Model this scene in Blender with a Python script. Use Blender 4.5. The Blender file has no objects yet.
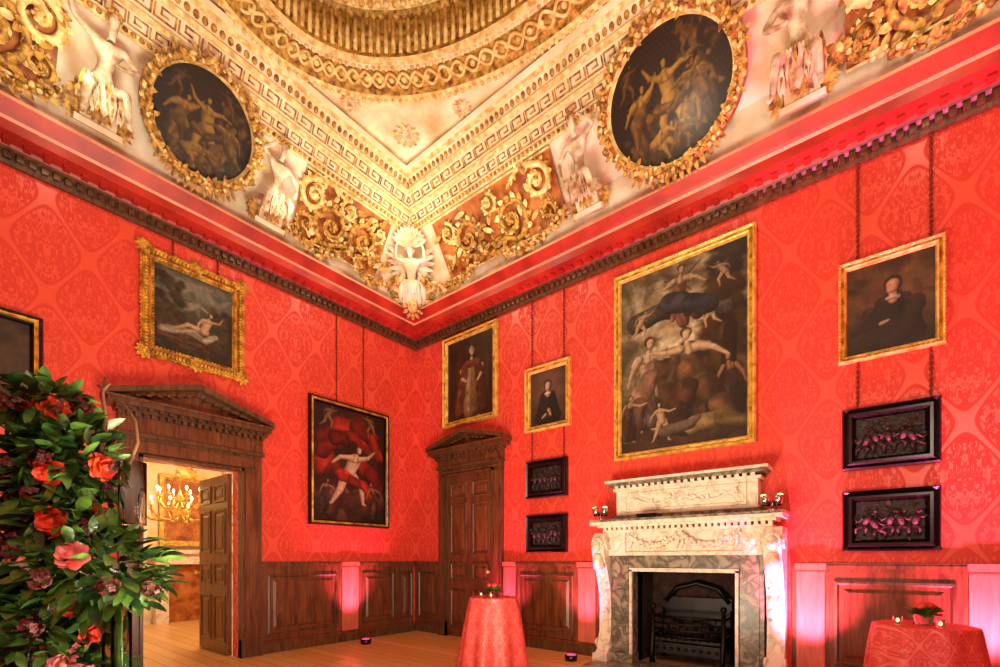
import bpy, math, random
import numpy as np
from mathutils import Vector, Matrix
random.seed(7)
sc=bpy.context.scene
sc.view_settings.view_transform='Standard'
pi=math.pi
W,DP=7.9,6.3      # room size

# ------------------------------------------------------------------ materials
def lin(c): return tuple(((x/255.)**2.2) for x in c)
def newmat(n):
    m=bpy.data.materials.new(n); m.use_nodes=True
    nt=m.node_tree; b=nt.nodes['Principled BSDF']
    return m,nt,b
def N(nt,t,**k):
    n=nt.nodes.new(t)
    for a,v in k.items(): setattr(n,a,v)
    return n
def mat(n,c,rough=.5,metal=0,var=.25,scale=6,bump=.0,bscale=40,emit=None,es=0,spec=None,c2=None,detail=4):
    m,nt,b=newmat(n)
    tc=N(nt,'ShaderNodeTexCoord')
    no=N(nt,'ShaderNodeTexNoise'); no.inputs['Scale'].default_value=scale; no.inputs['Detail'].default_value=detail
    nt.links.new(tc.outputs['Object'],no.inputs['Vector'])
    r=N(nt,'ShaderNodeValToRGB'); c=lin(c)
    d=lin(c2) if c2 else tuple(x*(1-var) for x in c)
    r.color_ramp.elements[0].position=.35; r.color_ramp.elements[1].position=.65
    r.color_ramp.elements[0].color=(*d,1); r.color_ramp.elements[1].color=(*c,1)
    nt.links.new(no.outputs['Fac'],r.inputs[0]); nt.links.new(r.outputs[0],b.inputs['Base Color'])
    b.inputs['Roughness'].default_value=rough; b.inputs['Metallic'].default_value=metal
    if spec is not None: b.inputs['Specular IOR Level'].default_value=spec
    if bump:
        n2=N(nt,'ShaderNodeTexNoise'); n2.inputs['Scale'].default_value=bscale; n2.inputs['Detail'].default_value=3
        nt.links.new(tc.outputs['Object'],n2.inputs['Vector'])
        bp=N(nt,'ShaderNodeBump'); bp.inputs['Strength'].default_value=bump; bp.inputs['Distance'].default_value=.02
        nt.links.new(n2.outputs['Fac'],bp.inputs['Height']); nt.links.new(bp.outputs[0],b.inputs['Normal'])
    if emit:
        b.inputs['Emission Color'].default_value=(*lin(emit),1); b.inputs['Emission Strength'].default_value=es
    return m
def math_(nt,op,a,b=None,c=None):
    n=N(nt,'ShaderNodeMath',operation=op)
    for i,x in enumerate((a,b,c)):
        if x is None: continue
        if isinstance(x,(int,float)): n.inputs[i].default_value=x
        else: nt.links.new(x,n.inputs[i])
    return n.outputs[0]
def damask(n,c1,c2,P=.60,PZ=.92,r1=.62,r2=.40,k=4.2,sheen=0):
    m,nt,b=newmat(n)
    g=N(nt,'ShaderNodeNewGeometry'); s=N(nt,'ShaderNodeSeparateXYZ'); nt.links.new(g.outputs['Position'],s.inputs[0])
    a=math_(nt,'ADD',s.outputs[0],s.outputs[1]); z=s.outputs[2]
    pp=math_(nt,'PINGPONG',a,P/2)
    az=math_(nt,'MULTIPLY',z,2*pi/PZ)
    sz=math_(nt,'SINE',az); cz=math_(nt,'COSINE',az)
    ca=math_(nt,'COSINE',math_(nt,'MULTIPLY',a,2*pi/P))
    cv=N(nt,'ShaderNodeCombineXYZ')
    nt.links.new(math_(nt,'MULTIPLY',pp,k*2.6),cv.inputs[0]); nt.links.new(math_(nt,'MULTIPLY',sz,.55),cv.inputs[1]); nt.links.new(math_(nt,'MULTIPLY',cz,.55),cv.inputs[2])
    no=N(nt,'ShaderNodeTexNoise'); no.inputs['Scale'].default_value=3.4; no.inputs['Detail'].default_value=2.5; no.inputs['Distortion'].default_value=1.6
    nt.links.new(cv.outputs[0],no.inputs['Vector'])
    m1=N(nt,'ShaderNodeMapRange'); m1.inputs['From Min'].default_value=.50; m1.inputs['From Max'].default_value=.54
    nt.links.new(no.outputs['Fac'],m1.inputs['Value'])
    ogs=math_(nt,'ADD',ca,cz); og=math_(nt,'ABSOLUTE',ogs)
    m2=N(nt,'ShaderNodeMapRange'); m2.inputs['From Min'].default_value=.20; m2.inputs['From Max'].default_value=.14
    nt.links.new(og,m2.inputs['Value'])
    m3=N(nt,'ShaderNodeMapRange'); m3.inputs['From Min'].default_value=.30; m3.inputs['From Max'].default_value=.40
    nt.links.new(og,m3.inputs['Value'])
    f=math_(nt,'MAXIMUM',math_(nt,'MULTIPLY',m1.outputs[0],m3.outputs[0]),m2.outputs[0])
    mx=N(nt,'ShaderNodeMix',data_type='RGBA'); nt.links.new(f,mx.inputs['Factor'])
    mx.inputs['A'].default_value=(*lin(c1),1); mx.inputs['B'].default_value=(*lin(c2),1)
    nt.links.new(mx.outputs['Result'],b.inputs['Base Color'])
    mr=N(nt,'ShaderNodeMapRange'); mr.inputs['To Min'].default_value=r1; mr.inputs['To Max'].default_value=r2
    nt.links.new(f,mr.inputs['Value']); nt.links.new(mr.outputs[0],b.inputs['Roughness'])
    if sheen:
        ms=N(nt,'ShaderNodeMapRange'); ms.inputs['To Min'].default_value=sheen*.2; ms.inputs['To Max'].default_value=sheen
        nt.links.new(f,ms.inputs['Value']); nt.links.new(ms.outputs[0],b.inputs['Sheen Weight']); b.inputs['Sheen Roughness'].default_value=.45
        b.inputs['Sheen Tint'].default_value=(1,.75,.72,1)
    return m
def planks(n):
    m,nt,b=newmat(n)
    tc=N(nt,'ShaderNodeTexCoord'); br=N(nt,'ShaderNodeTexBrick')
    br.inputs['Color1'].default_value=(*lin((240,192,124)),1); br.inputs['Color2'].default_value=(*lin((222,168,96)),1); br.inputs['Mortar'].default_value=(*lin((120,76,36)),1)
    br.inputs['Scale'].default_value=1; br.inputs['Mortar Size'].default_value=.004; br.inputs['Brick Width'].default_value=2.2; br.inputs['Row Height'].default_value=.16
    nt.links.new(tc.outputs['Object'],br.inputs['Vector'])
    mp=N(nt,'ShaderNodeMapping'); mp.inputs['Scale'].default_value=(2,30,2); nt.links.new(tc.outputs['Object'],mp.inputs[0])
    no=N(nt,'ShaderNodeTexNoise'); no.inputs['Scale'].default_value=1.5; no.inputs['Detail'].default_value=5; nt.links.new(mp.outputs[0],no.inputs['Vector'])
    mx=N(nt,'ShaderNodeMix',data_type='RGBA',blend_type='MULTIPLY'); mx.inputs['Factor'].default_value=.3
    nt.links.new(br.outputs['Color'],mx.inputs['A']); nt.links.new(no.outputs['Color'],mx.inputs['B'])
    nt.links.new(mx.outputs['Result'],b.inputs['Base Color']); b.inputs['Roughness'].default_value=.33
    return m
def marble(n,c1,c2,scale=3,lo=.44,hi=.56):
    m,nt,b=newmat(n); tc=N(nt,'ShaderNodeTexCoord')
    no=N(nt,'ShaderNodeTexNoise'); no.inputs['Scale'].default_value=scale; no.inputs['Detail'].default_value=8; no.inputs['Distortion'].default_value=1.2
    nt.links.new(tc.outputs['Object'],no.inputs['Vector'])
    r=N(nt,'ShaderNodeValToRGB'); e=r.color_ramp.elements
    e[0].position=lo; e[0].color=(*lin(c1),1); e[1].position=hi; e[1].color=(*lin(c1),1)
    x=e.new(.5); x.color=(*lin(c2),1)
    nt.links.new(no.outputs['Fac'],r.inputs[0]); nt.links.new(r.outputs[0],b.inputs['Base Color']); b.inputs['Roughness'].default_value=.3
    return m
def woodm(n,c,c2,rough=.35):
    m,nt,b=newmat(n); tc=N(nt,'ShaderNodeTexCoord')
    mp=N(nt,'ShaderNodeMapping'); mp.inputs['Scale'].default_value=(14,14,1.6); nt.links.new(tc.outputs['Object'],mp.inputs[0])
    no=N(nt,'ShaderNodeTexNoise'); no.inputs['Scale'].default_value=1.6; no.inputs['Detail'].default_value=6; no.inputs['Distortion'].default_value=1
    nt.links.new(mp.outputs[0],no.inputs['Vector'])
    r=N(nt,'ShaderNodeValToRGB'); r.color_ramp.elements[0].position=.3; r.color_ramp.elements[1].position=.7
    r.color_ramp.elements[0].color=(*lin(c2),1); r.color_ramp.elements[1].color=(*lin(c),1)
    nt.links.new(no.outputs['Fac'],r.inputs[0]); nt.links.new(r.outputs[0],b.inputs['Base Color']); b.inputs['Roughness'].default_value=rough
    return m
M={}
M['damask']=damask('red_silk_damask',(200,54,38),(216,76,54),r2=.34,sheen=.55)
M['cloth']=damask('tablecloth_damask',(196,58,54),(220,96,86),P=.16,PZ=.22,k=12)
M['floor']=planks('oak_planks')
M['wood']=woodm('mahogany',(122,72,42),(70,38,24))
M['woodd']=woodm('dark_oak',(108,74,48),(58,36,22))
M['stile']=woodm('uplit_stile_wood',(196,110,88),(170,86,68))  # wainscot wood made paler and pinker, uplight wash painted into the colour
M['gold']=mat('gilt',(226,176,66),.34,.4,c2=(140,92,26),scale=12,bump=.6,bscale=60)
M['gold2']=mat('gilt_bright',(244,208,112),.35,.3,c2=(190,140,50),scale=14,bump=.3,bscale=50)
M['pg']=mat('painted_gilt',(212,168,78),.5,.1,c2=(104,66,22),scale=18,bump=.5,bscale=45)
M['pg2']=mat('painted_gilt_light',(250,232,164),.5,.06,c2=(196,154,76),scale=16,bump=.3,bscale=45)
M['ochre']=mat('ochre_ground',(190,116,46),.6,c2=(124,60,20),scale=7,detail=6)
M['white']=mat('painted_plaster',(250,242,220),.6,c2=(212,184,140),scale=3,detail=6)
M['band']=mat('entablature_plaster',(252,244,216),.6,c2=(232,214,172),scale=3,detail=5)
M['cream']=mat('cream_ceiling',(252,238,206),.6,c2=(200,162,108),scale=2.6,detail=8)
M['stone']=mat('grisaille_stone',(242,226,196),.6,c2=(150,118,86),scale=9,bump=.4,bscale=25)
M['bronzebg']=mat('bronze_ground',(44,36,20),.6,.2)
M['corn']=mat('red_lit_cornice',(184,52,38),.45,c2=(146,34,26),scale=3)  # red glow of the uplights on the cornice, put into its base colour
M['cornedge']=mat('cornice_edge',(236,158,120),.45)
M['marble']=marble('white_marble',(228,216,192),(196,178,150),5,.45,.55)
M['marbleg']=marble('grey_marble',(150,140,116),(78,72,62),6,.38,.62)
M['iron']=mat('cast_iron',(40,34,30),.4,.7,var=.5)
M['soot']=mat('soot_brick',(70,40,26),.9,c2=(30,18,12),scale=10)
M['black']=mat('ebonised',(20,14,12),.22,var=.3)
M['relief']=mat('dark_carving',(56,34,26),.55,c2=(24,14,10),scale=20,bump=.6,bscale=50)
M['cord']=mat('cord',(120,34,20),.8)
M['silver']=mat('silver',(220,220,225),.2,1)
M['leaf']=mat('leaf_green',(92,124,50),.35,c2=(44,76,32),scale=14)
M['leaf2']=mat('leaf_dark',(44,72,34),.35,c2=(18,36,18),scale=14)
M['rose']=mat('rose_orange_red',(226,78,42),.5,c2=(186,44,26),scale=20)
M['burg']=mat('burgundy_bloom',(112,46,44),.6,c2=(66,24,26),scale=30)
M['pinkf']=mat('pink_rose',(232,124,120),.5)
M['twig']=mat('twig',(112,76,50),.7)
M['candle']=mat('candle_flame',(255,200,120),.5,emit=(255,200,120),es=5)
M['bulb']=mat('bulb',(255,220,150),.5,emit=(255,205,120),es=30)
M['wax']=mat('ivory_wax',(240,220,180),.5)
M['led']=mat('led_red',(255,30,40),.5,emit=(255,30,60),es=12)
M['fabric2']=mat('next_room_wall',(244,220,168),.7,c2=(230,196,130))
M['skyp']=mat('dome_painting',(120,84,48),.7,c2=(40,26,18),scale=1.6,detail=5)
m,nt,b=newmat('clear_glass'); b.inputs['Transmission Weight'].default_value=1; b.inputs['Roughness'].default_value=.0; b.inputs['IOR'].default_value=1.12; M['glass']=m
m,nt,b=newmat('canvas_paint'); at=N(nt,'ShaderNodeAttribute'); at.attribute_name='Col'
no=N(nt,'ShaderNodeTexNoise'); no.inputs['Scale'].default_value=26; no.inputs['Detail'].default_value=6
tc=N(nt,'ShaderNodeTexCoord'); nt.links.new(tc.outputs['Object'],no.inputs['Vector'])
mr=N(nt,'ShaderNodeMapRange'); mr.inputs['To Min'].default_value=.45; mr.inputs['To Max'].default_value=1.5; nt.links.new(no.outputs['Fac'],mr.inputs['Value'])
mx=N(nt,'ShaderNodeMix',data_type='RGBA',blend_type='MULTIPLY'); mx.inputs['Factor'].default_value=1
nt.links.new(at.outputs['Color'],mx.inputs['A']); nt.links.new(mr.outputs[0],mx.inputs['B']); nt.links.new(mx.outputs['Result'],b.inputs['Base Color']); b.inputs['Roughness'].default_value=.5
M['canvas']=m

# ------------------------------------------------------------------ mesh builder
ID=lambda a,b,c:(a,b,c)
WL=lambda u,d,z:(d,-u,z)
WR=lambda u,d,z:(u,-d,z)
def PLANE(T): return lambda u,n,w: T(u,.30+.545*w+.838*n,5.2+.838*w-.545*n)
class B:
    def __init__(s,name,mats,T=ID):
        s.n=name; s.mats=mats; s.v=[]; s.f=[]; s.m=[]; s.sm=[]; s.T=T
    def add(s,vs,fs,m=0,sm=False,T=None):
        T=T or s.T; o=len(s.v); s.v+= [T(*p) for p in vs]
        for f in fs: s.f.append([i+o for i in f]); s.m.append(m); s.sm.append(sm)
    def box(s,a,b,m=0,T=None):
        (x0,y0,z0),(x1,y1,z1)=a,b
        s.add([(x0,y0,z0),(x1,y0,z0),(x1,y1,z0),(x0,y1,z0),(x0,y0,z1),(x1,y0,z1),(x1,y1,z1),(x0,y1,z1)],
              [(0,3,2,1),(4,5,6,7),(0,1,5,4),(1,2,6,5),(2,3,7,6),(3,0,4,7)],m,False,T)
    def sph(s,c,r,m=0,n=8,k=6,T=None,R=None):
        if not hasattr(r,'__len__'): r=(r,r,r)
        vs=[];fs=[]
        for i in range(k+1):
            a=pi*i/k
            for j in range(n):
                t=2*pi*j/n
                vs.append((c[0]+r[0]*math.sin(a)*math.cos(t),c[1]+r[1]*math.sin(a)*math.sin(t),c[2]+r[2]*math.cos(a)))
        for i in range(k):
            for j in range(n):
                fs.append((i*n+j,(i+1)*n+j,(i+1)*n+(j+1)%n,i*n+(j+1)%n))
        s.add(vs,fs,m,True,T)
    def tube(s,P,r,m=0,n=8,T=None,cap=True,closed=False):
        P=[Vector(p) for p in P]
        if not hasattr(r,'__len__'): r=[r]*len(P)
        vs=[];fs=[]; L_=len(P); nx=None
        for i,p in enumerate(P):
            if closed: t=(P[(i+1)%L_]-P[i-1])
            else: t=(P[min(i+1,L_-1)]-P[max(i-1,0)])
            if t.length<1e-9: t=Vector((0,0,1))
            t.normalize()
            if nx is None: nx=t.orthogonal().normalized()
            nx=(nx-t*nx.dot(t)); 
            if nx.length<1e-6: nx=t.orthogonal()
            nx.normalize(); ny=t.cross(nx)
            for j in range(n):
                a=2*pi*j/n; q=p+(nx*math.cos(a)+ny*math.sin(a))*r[i]; vs.append(tuple(q))
        for i in range(L_ if closed else L_-1):
            for j in range(n):
                a=i*n; b_=((i+1)%L_)*n
                fs.append((a+j,a+(j+1)%n,b_+(j+1)%n,b_+j))
        if cap and not closed:
            fs.append(tuple(range(n-1,-1,-1))); fs.append(tuple((L_-1)*n+j for j in range(n)))
        s.add(vs,fs,m,True,T)
    def rev(s,prof,c=(0,0,0),n=24,m=0,T=None,fold=None):
        vs=[];fs=[]
        for i,(r,z) in enumerate(prof):
            for j in range(n):
                a=2*pi*j/n; rr=r*(1+(fold(i,a) if fold else 0))
                vs.append((c[0]+rr*math.cos(a),c[1]+rr*math.sin(a),c[2]+z))
        for i in range(len(prof)-1):
            for j in range(n): fs.append((i*n+j,i*n+(j+1)%n,(i+1)*n+(j+1)%n,(i+1)*n+j))
        s.add(vs,fs,m,True,T)
    def loop(s,corners,prof,mats,T=None):
        vs=[]
        for (i_,d) in prof: vs+=corners(i_,d)
        for k in range(len(prof)-1):
            mm=mats[k] if hasattr(mats,'__len__') else mats
            s.add([*vs[4*k:4*k+4],*vs[4*k+4:4*k+8]],[(j,(j+1)%4,4+(j+1)%4,4+j) for j in range(4)],mm,False,T)
    def prism(s,poly,d0,d1,m=0,T=None):
        n=len(poly); vs=[(u,d0,z) for u,z in poly]+[(u,d1,z) for u,z in poly]
        fs=[tuple(range(n)),tuple(range(2*n-1,n-1,-1))]+[(i,(i+1)%n,n+(i+1)%n,n+i) for i in range(n)]
        s.add(vs,fs,m,False,T)
    def prismu(s,poly,u0,u1,m=0,T=None):
        n=len(poly); vs=[(u0,u,z) for u,z in poly]+[(u1,u,z) for u,z in poly]
        fs=[tuple(range(n)),tuple(range(2*n-1,n-1,-1))]+[(i,(i+1)%n,n+(i+1)%n,n+i) for i in range(n)]
        s.add(vs,fs,m,False,T)
    def leaf(s,o,d,up,L_,w,m=0,T=None,curl=.25):
        o=Vector(o); d=Vector(d).normalized(); up=Vector(up); side=d.cross(up)
        if side.length<1e-5: side=d.orthogonal()
        side.normalize(); nn=side.cross(d)
        vs=[];fs=[]
        for i,(t,ww) in enumerate(((0,.12),(.3,.85),(.6,.9),(.85,.5),(1,.04))):
            c=o+d*L_*t-nn*curl*L_*t*t
            vs+= [tuple(c+side*w*.5*ww+nn*w*.12*ww),tuple(c),tuple(c-side*w*.5*ww+nn*w*.12*ww)]
            if i: a=3*i; fs+=[(a-3,a-2,a+1,a),(a-2,a-1,a+2,a+1)]
        s.add(vs,fs,m,True,T)
    def done(s,parent=None):
        me=bpy.data.meshes.new(s.n); me.from_pydata([tuple(p) for p in s.v],[],s.f)
        for x in s.mats: me.materials.append(M[x])
        me.polygons.foreach_set('material_index',s.m); me.polygons.foreach_set('use_smooth',s.sm)
        import bmesh
        bm=bmesh.new(); bm.from_mesh(me); bmesh.ops.recalc_face_normals(bm,faces=bm.faces); bm.to_mesh(me); bm.free()
        me.update()
        o=bpy.data.objects.new(s.n,me); sc.collection.objects.link(o)
        if parent: o.parent=parent
        return o

# ------------------------------------------------------------------ room shell
def wall(name,T,length,hole=None,mname='damask',h=5.12,th=.15,u0=0):
    b=B(name,[mname],T)
    if hole:
        a,c,z=hole
        b.box((u0,-th,0),(a,0,h)); b.box((c,-th,0),(length,0,h)); b.box((a,-th,z),(c,0,h))
    else: b.box((u0,-th,0),(length,0,h))
    return b.done()
wall('wall_left',WL,DP,(2.82,3.79,2.26))
wall('wall_right',WR,W,(3.88,4.97,1.08))
b=B('wall_back',['damask']); b.box((W,-DP,0),(W+.15,0,5.12)); b.done()
b=B('wall_front',['damask']); b.box((0,-DP-.15,0),(W,-DP,5.12)); b.done()
b=B('floor',['floor']); b.box((-5.2,-DP-.15,-.1),(W+.15,.6,0)); b.done()

def corners_room(d,z): return [(d,-d,z),(W-d,-d,z),(W-d,-DP+d,z),(d,-DP+d,z)]
b=B('trim_cornice',['woodd','corn','cornedge'])
prof=[(.002,4.71),(.04,4.71),(.05,4.74),(.05,4.80),(.08,4.815),(.10,4.83),(.12,4.85),(.26,4.87),(.27,4.95),(.29,4.97),(.31,4.99),(.35,5.04),(.375,5.07),(.375,5.10),(.22,5.12)]
b.loop(corners_room,prof,[0,0,0,0,0,1,1,1,2,1,1,1,2,1])
def dent(T,Lr):
    u=.10
    while u<Lr-.1:
        b.box((u,.045,4.745),(u+.045,.085,4.80),0,T); u+=.08
    u=.2
    while u<Lr-.2:
        b.box((u,.11,4.835),(u+.05,.19,4.862),1,T); u+=.13
dent(WL,DP); dent(WR,W)
b.done()
def pw(w,n): return (.30+.545*w+.838*n,5.2+.838*w-.545*n)
cp=[(-.11,.0),(0,-.04),(.25,-.08),(.5,-.08),(.75,-.05),(.86,-.02),(.86,.04),(.91,.06),(.93,.03),(1.05,.03),(1.05,.06),(1.09,.08),(1.11,.045),(1.25,.045),(1.25,.08),(1.29,.10),(1.31,.06),(1.40,.06),(1.40,.10),(1.44,.13),(1.50,.13),(1.50,.02)]
b=B('ceiling_cove',['white','pg2','band'])
b.loop(corners_room,[pw(*p) for p in cp],[0,0,0,0,0,2,1,2,2,2,1,2,2,2,1,2,2,2,1,2,2])
COVE=b.done()
DI,ZC=pw(1.5,.02)
def keyband(name,T,Lr):
    P=PLANE(T); b=B(name,['pg','pg'],P)
    def rc(u0,w0,u1,w1,n): b.box((u0,n-.004,w0),(u1,n+.010,w1),0)
    for (w,h,n,un) in ((.945,.09,.03,.16),(1.13,.10,.045,.19)):
        u=.9; t=h*.14
        while u<Lr-.9:
            rc(u,w,u+un*.86,w+t,n); rc(u,w,u+t,w+h,n); rc(u,w+h-t,u+un*.66,w+h,n); rc(u+un*.66-t,w+h*.38,u+un*.66,w+h,n)
            rc(u+un*.3,w+h*.38,u+un*.66,w+h*.38+t,n); rc(u+un*.86,w,u+un*.86+t,w+h,n)
            u+=un
    u=1.0
    while u<Lr-1:
        b.sph((u,.065,1.355),(.028,.02,.035),1,6,4); u+=.075
    u=.8
    while u<Lr-.8:
        b.sph((u,.06,.895),(.022,.02,.022),1,6,4); u+=.06
    return b.done(COVE)
keyband('greek_key_moulding',WL,DP); keyband('greek_key_moulding',WR,W)

CX,CY=3.83,-3.03; EA,EB=2.40,1.55
def ell(t,r=0):
    x,y=EA*math.cos(t),EB*math.sin(t); nx,ny=math.cos(t)/EA,math.sin(t)/EB; l=math.hypot(nx,ny)
    return CX+x+nx/l*r, CY+y+ny/l*r
x0,x1,y0,y1=DI,W-DI,-DP+DI,-DI
angs=[2*pi*i/120 for i in range(120)]+[math.atan2(y-CY,x-CX)%(2*pi) for x in (x0,x1) for y in (y0,y1)]
angs=sorted(angs); outp=[];inn=[]
for t in angs:
    dx,dy=math.cos(t),math.sin(t)
    k=min(((x1-CX)/dx if dx>0 else (x0-CX)/dx) if abs(dx)>1e-9 else 1e9,((y1-CY)/dy if dy>0 else (y0-CY)/dy) if abs(dy)>1e-9 else 1e9)
    outp.append((CX+dx*k,CY+dy*k,ZC))
    te=math.atan2(dy*EA,dx*EB); ex,ey=ell(te,.1); inn.append((ex,ey,ZC))
b=B('ceiling',['cream','stone','pg2']); n=len(angs)
b.add(outp+inn,[(i,(i+1)%n,n+(i+1)%n,n+i) for i in range(n)])
for (tx,ty,f) in ((1.52,-1.47,1),(1.35,-2.15,.7),(2.3,-1.30,.7)):
    for q in range(12):
        a=q*.524; b.leaf((tx,ty,ZC-.012),(math.cos(a),math.sin(a),0),(0,0,-1),.17*f,.08*f,1 if q%2 else 2,curl=0)
    b.rev([(0,-.02),(.06*f,-.018),(.07*f,-.004)],(tx,ty,ZC),16,1)
b.done()
NE=160
def esweep(b,prof,mats):
    for k in range(len(prof)-1):
        vs=[];
        for (r,z) in prof[k:k+2]:
            vs+=[(*ell(2*pi*i/NE,r),z) for i in range(NE)]
        b.add(vs,[(i,(i+1)%NE,NE+(i+1)%NE,NE+i) for i in range(NE)],mats[k] if hasattr(mats,'__len__') else mats,False)
b=B('oval_dome_moulding',['pg','pg2','ochre','white','bronzebg'])
esweep(b,[(.26,ZC+.01),(.26,ZC-.05),(.22,ZC-.09),(.17,ZC-.07),(.14,ZC-.03),(-.08,ZC-.03),(-.10,ZC-.07),(-.16,ZC-.08),(-.20,ZC-.04),(-.20,ZC+.36),(-.24,ZC+.40),(-.30,ZC+.33),(-.40,ZC+.35),(-.44,ZC+.42),(-.44,ZC+.52)],[3,3,1,0,0,0,3,1,0,0,1,1,0,1,3])
def arc_pts(step):
    ts=[2*pi*i/2000 for i in range(2001)]; acc=0; out=[ts[0]]
    for i in range(2000):
        a=ell(ts[i]);c=ell(ts[i+1]); acc+=math.hypot(a[0]-c[0],a[1]-c[1])
        if acc>=step: out.append(ts[i+1]); acc=0
    return out
for ph in (0,pi):
    ts=[2*pi*i/720 for i in range(720)]
    b.tube([(*ell(t,.03+.075*math.sin(44*t+ph)),ZC-.045) for t in ts],.016,1,6,closed=True)
for i,t in enumerate(arc_pts(.125)):
    x,y=ell(t,.03); b.sph((x,y,ZC-.04),(.035,.035,.025),1,6,4)
for t in arc_pts(.07):
    x,y=ell(t,.215); b.sph((x,y,ZC-.09),(.024,.024,.028),1,6,4)
    x,y=ell(t,-.13); b.sph((x,y,ZC-.085),(.022,.022,.022),1,6,4)
for t in arc_pts(.085):
    x,y=ell(t,-.20); x2,y2=ell(t,-.215)
    b.tube([(x,y,ZC),(x2,y2,ZC+.32)],.022,1,6)
for t in arc_pts(.1):
    x,y=ell(t,-.35); b.sph((x,y,ZC+.33),(.035,.035,.03),1,6,4)
b.done()
b=B('ceiling_dome_top',['skyp']); ps=[(*ell(2*pi*i/NE,-.42),ZC+.5) for i in range(NE)]
b.add(ps+[(CX,CY,ZC+.62)],[(i,(i+1)%NE,NE) for i in range(NE)]); b.done()

# ------------------------------------------------------------------ procedural painting engine (vertex colours)
def S(cx,cy,rx,ry,a,c,soft=.5): return ('e',cx,cy,rx,ry,a,c,soft)
def paint(asp,nx,ny,base,items,seed=0,noise=.18,glaze=.82):
    X,Y=np.meshgrid(np.linspace(0,1,nx),np.linspace(0,1,ny)); XX=X*asp; px=1.3/ny
    top,bot=np.array(base[0],float),np.array(base[1],float)
    img=bot[None,None,:]*(1-Y[...,None])+top[None,None,:]*Y[...,None]
    r=np.random.RandomState(seed); nz=np.zeros_like(X)
    for k in range(18):
        fx,fy=r.uniform(-22,22,2); nz+=np.sin(fx*XX+fy*Y+r.uniform(0,6))/(1+.12*math.hypot(fx,fy))
    wob=np.zeros_like(X)
    for k in range(10):
        fx,fy=r.uniform(-60,60,2); wob+=np.sin(fx*XX+fy*Y+r.uniform(0,6))*.25
    img*=(1+noise*nz[...,None]*.35)
    for it in items:
        if it[0]=='e':
            _,cx,cy,rx,ry,a,c,soft=it
            dx=XX-cx*asp; dy=Y-cy; ca,sa=math.cos(a),math.sin(a)
            p=(dx*ca-dy*sa)/rx; q=(dx*sa+dy*ca)/ry
            dd=np.sqrt(p*p+q*q)*(1+.10*np.sin(9*np.arctan2(q,p)+cx*50)); al=np.clip((1-dd)/soft,0,1)[...,None]
            sh=(1.0-.28*(p-q*.6)*.7)[...,None]
            img=img*(1-al)+np.array(c,float)[None,None,:]*np.clip(sh,.35,1.5)*al
        else:
            _,cx,cy,xa,ya,xb,yb,ra,rb,c,fold=it
            ax,ay,bx,by=cx*asp+xa,cy+ya,cx*asp+xb,cy+yb; R_=max(ra,rb)*1.25+2*px
            i0=int(max(0,(min(ax,bx)-R_)/asp*nx)); i1=int(min(nx,(max(ax,bx)+R_)/asp*nx+2))
            j0=int(max(0,(min(ay,by)-R_)*ny)); j1=int(min(ny,(max(ay,by)+R_)*ny+2))
            if i1<=i0 or j1<=j0: continue
            xs=XX[j0:j1,i0:i1]; ys=Y[j0:j1,i0:i1]; wb=wob[j0:j1,i0:i1]
            ux,uy=bx-ax,by-ay; L2=ux*ux+uy*uy+1e-9
            t=np.clip(((xs-ax)*ux+(ys-ay)*uy)/L2,0,1); ox=xs-ax-t*ux; oy=ys-ay-t*uy
            rr=ra+(rb-ra)*t
            if fold: rr=rr*(1+.10*wb)
            nx_=ox/rr; ny_=oy/rr; nn=np.sqrt(nx_**2+ny_**2)
            al=np.clip((1-nn)*rr/px,0,1)[...,None]
            sh=.36+.5*np.sqrt(np.clip(1-nn**2,0,1))+.36*(-.6*nx_+.6*ny_)
            if fold:
                sd=(ox*uy-oy*ux)/math.sqrt(L2)/rr
                sh=sh*(1+.16*np.sin(fold*sd*1.7+t*3+cx*40+wb*1.5)+.10*wb)
            sub=img[j0:j1,i0:i1]
            img[j0:j1,i0:i1]=sub*(1-al)+np.array(c,float)[None,None,:]*np.clip(sh,.12,1.5)[...,None]*al
    vg=1-.45*(((X-.5)**2+(Y-.5)**2)*2)**1.3
    img=img*vg[...,None]*glaze+np.array((16,9,3),float)*(1-glaze)
    img=np.clip(img,0,255)/255.
    return img**2.2
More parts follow.
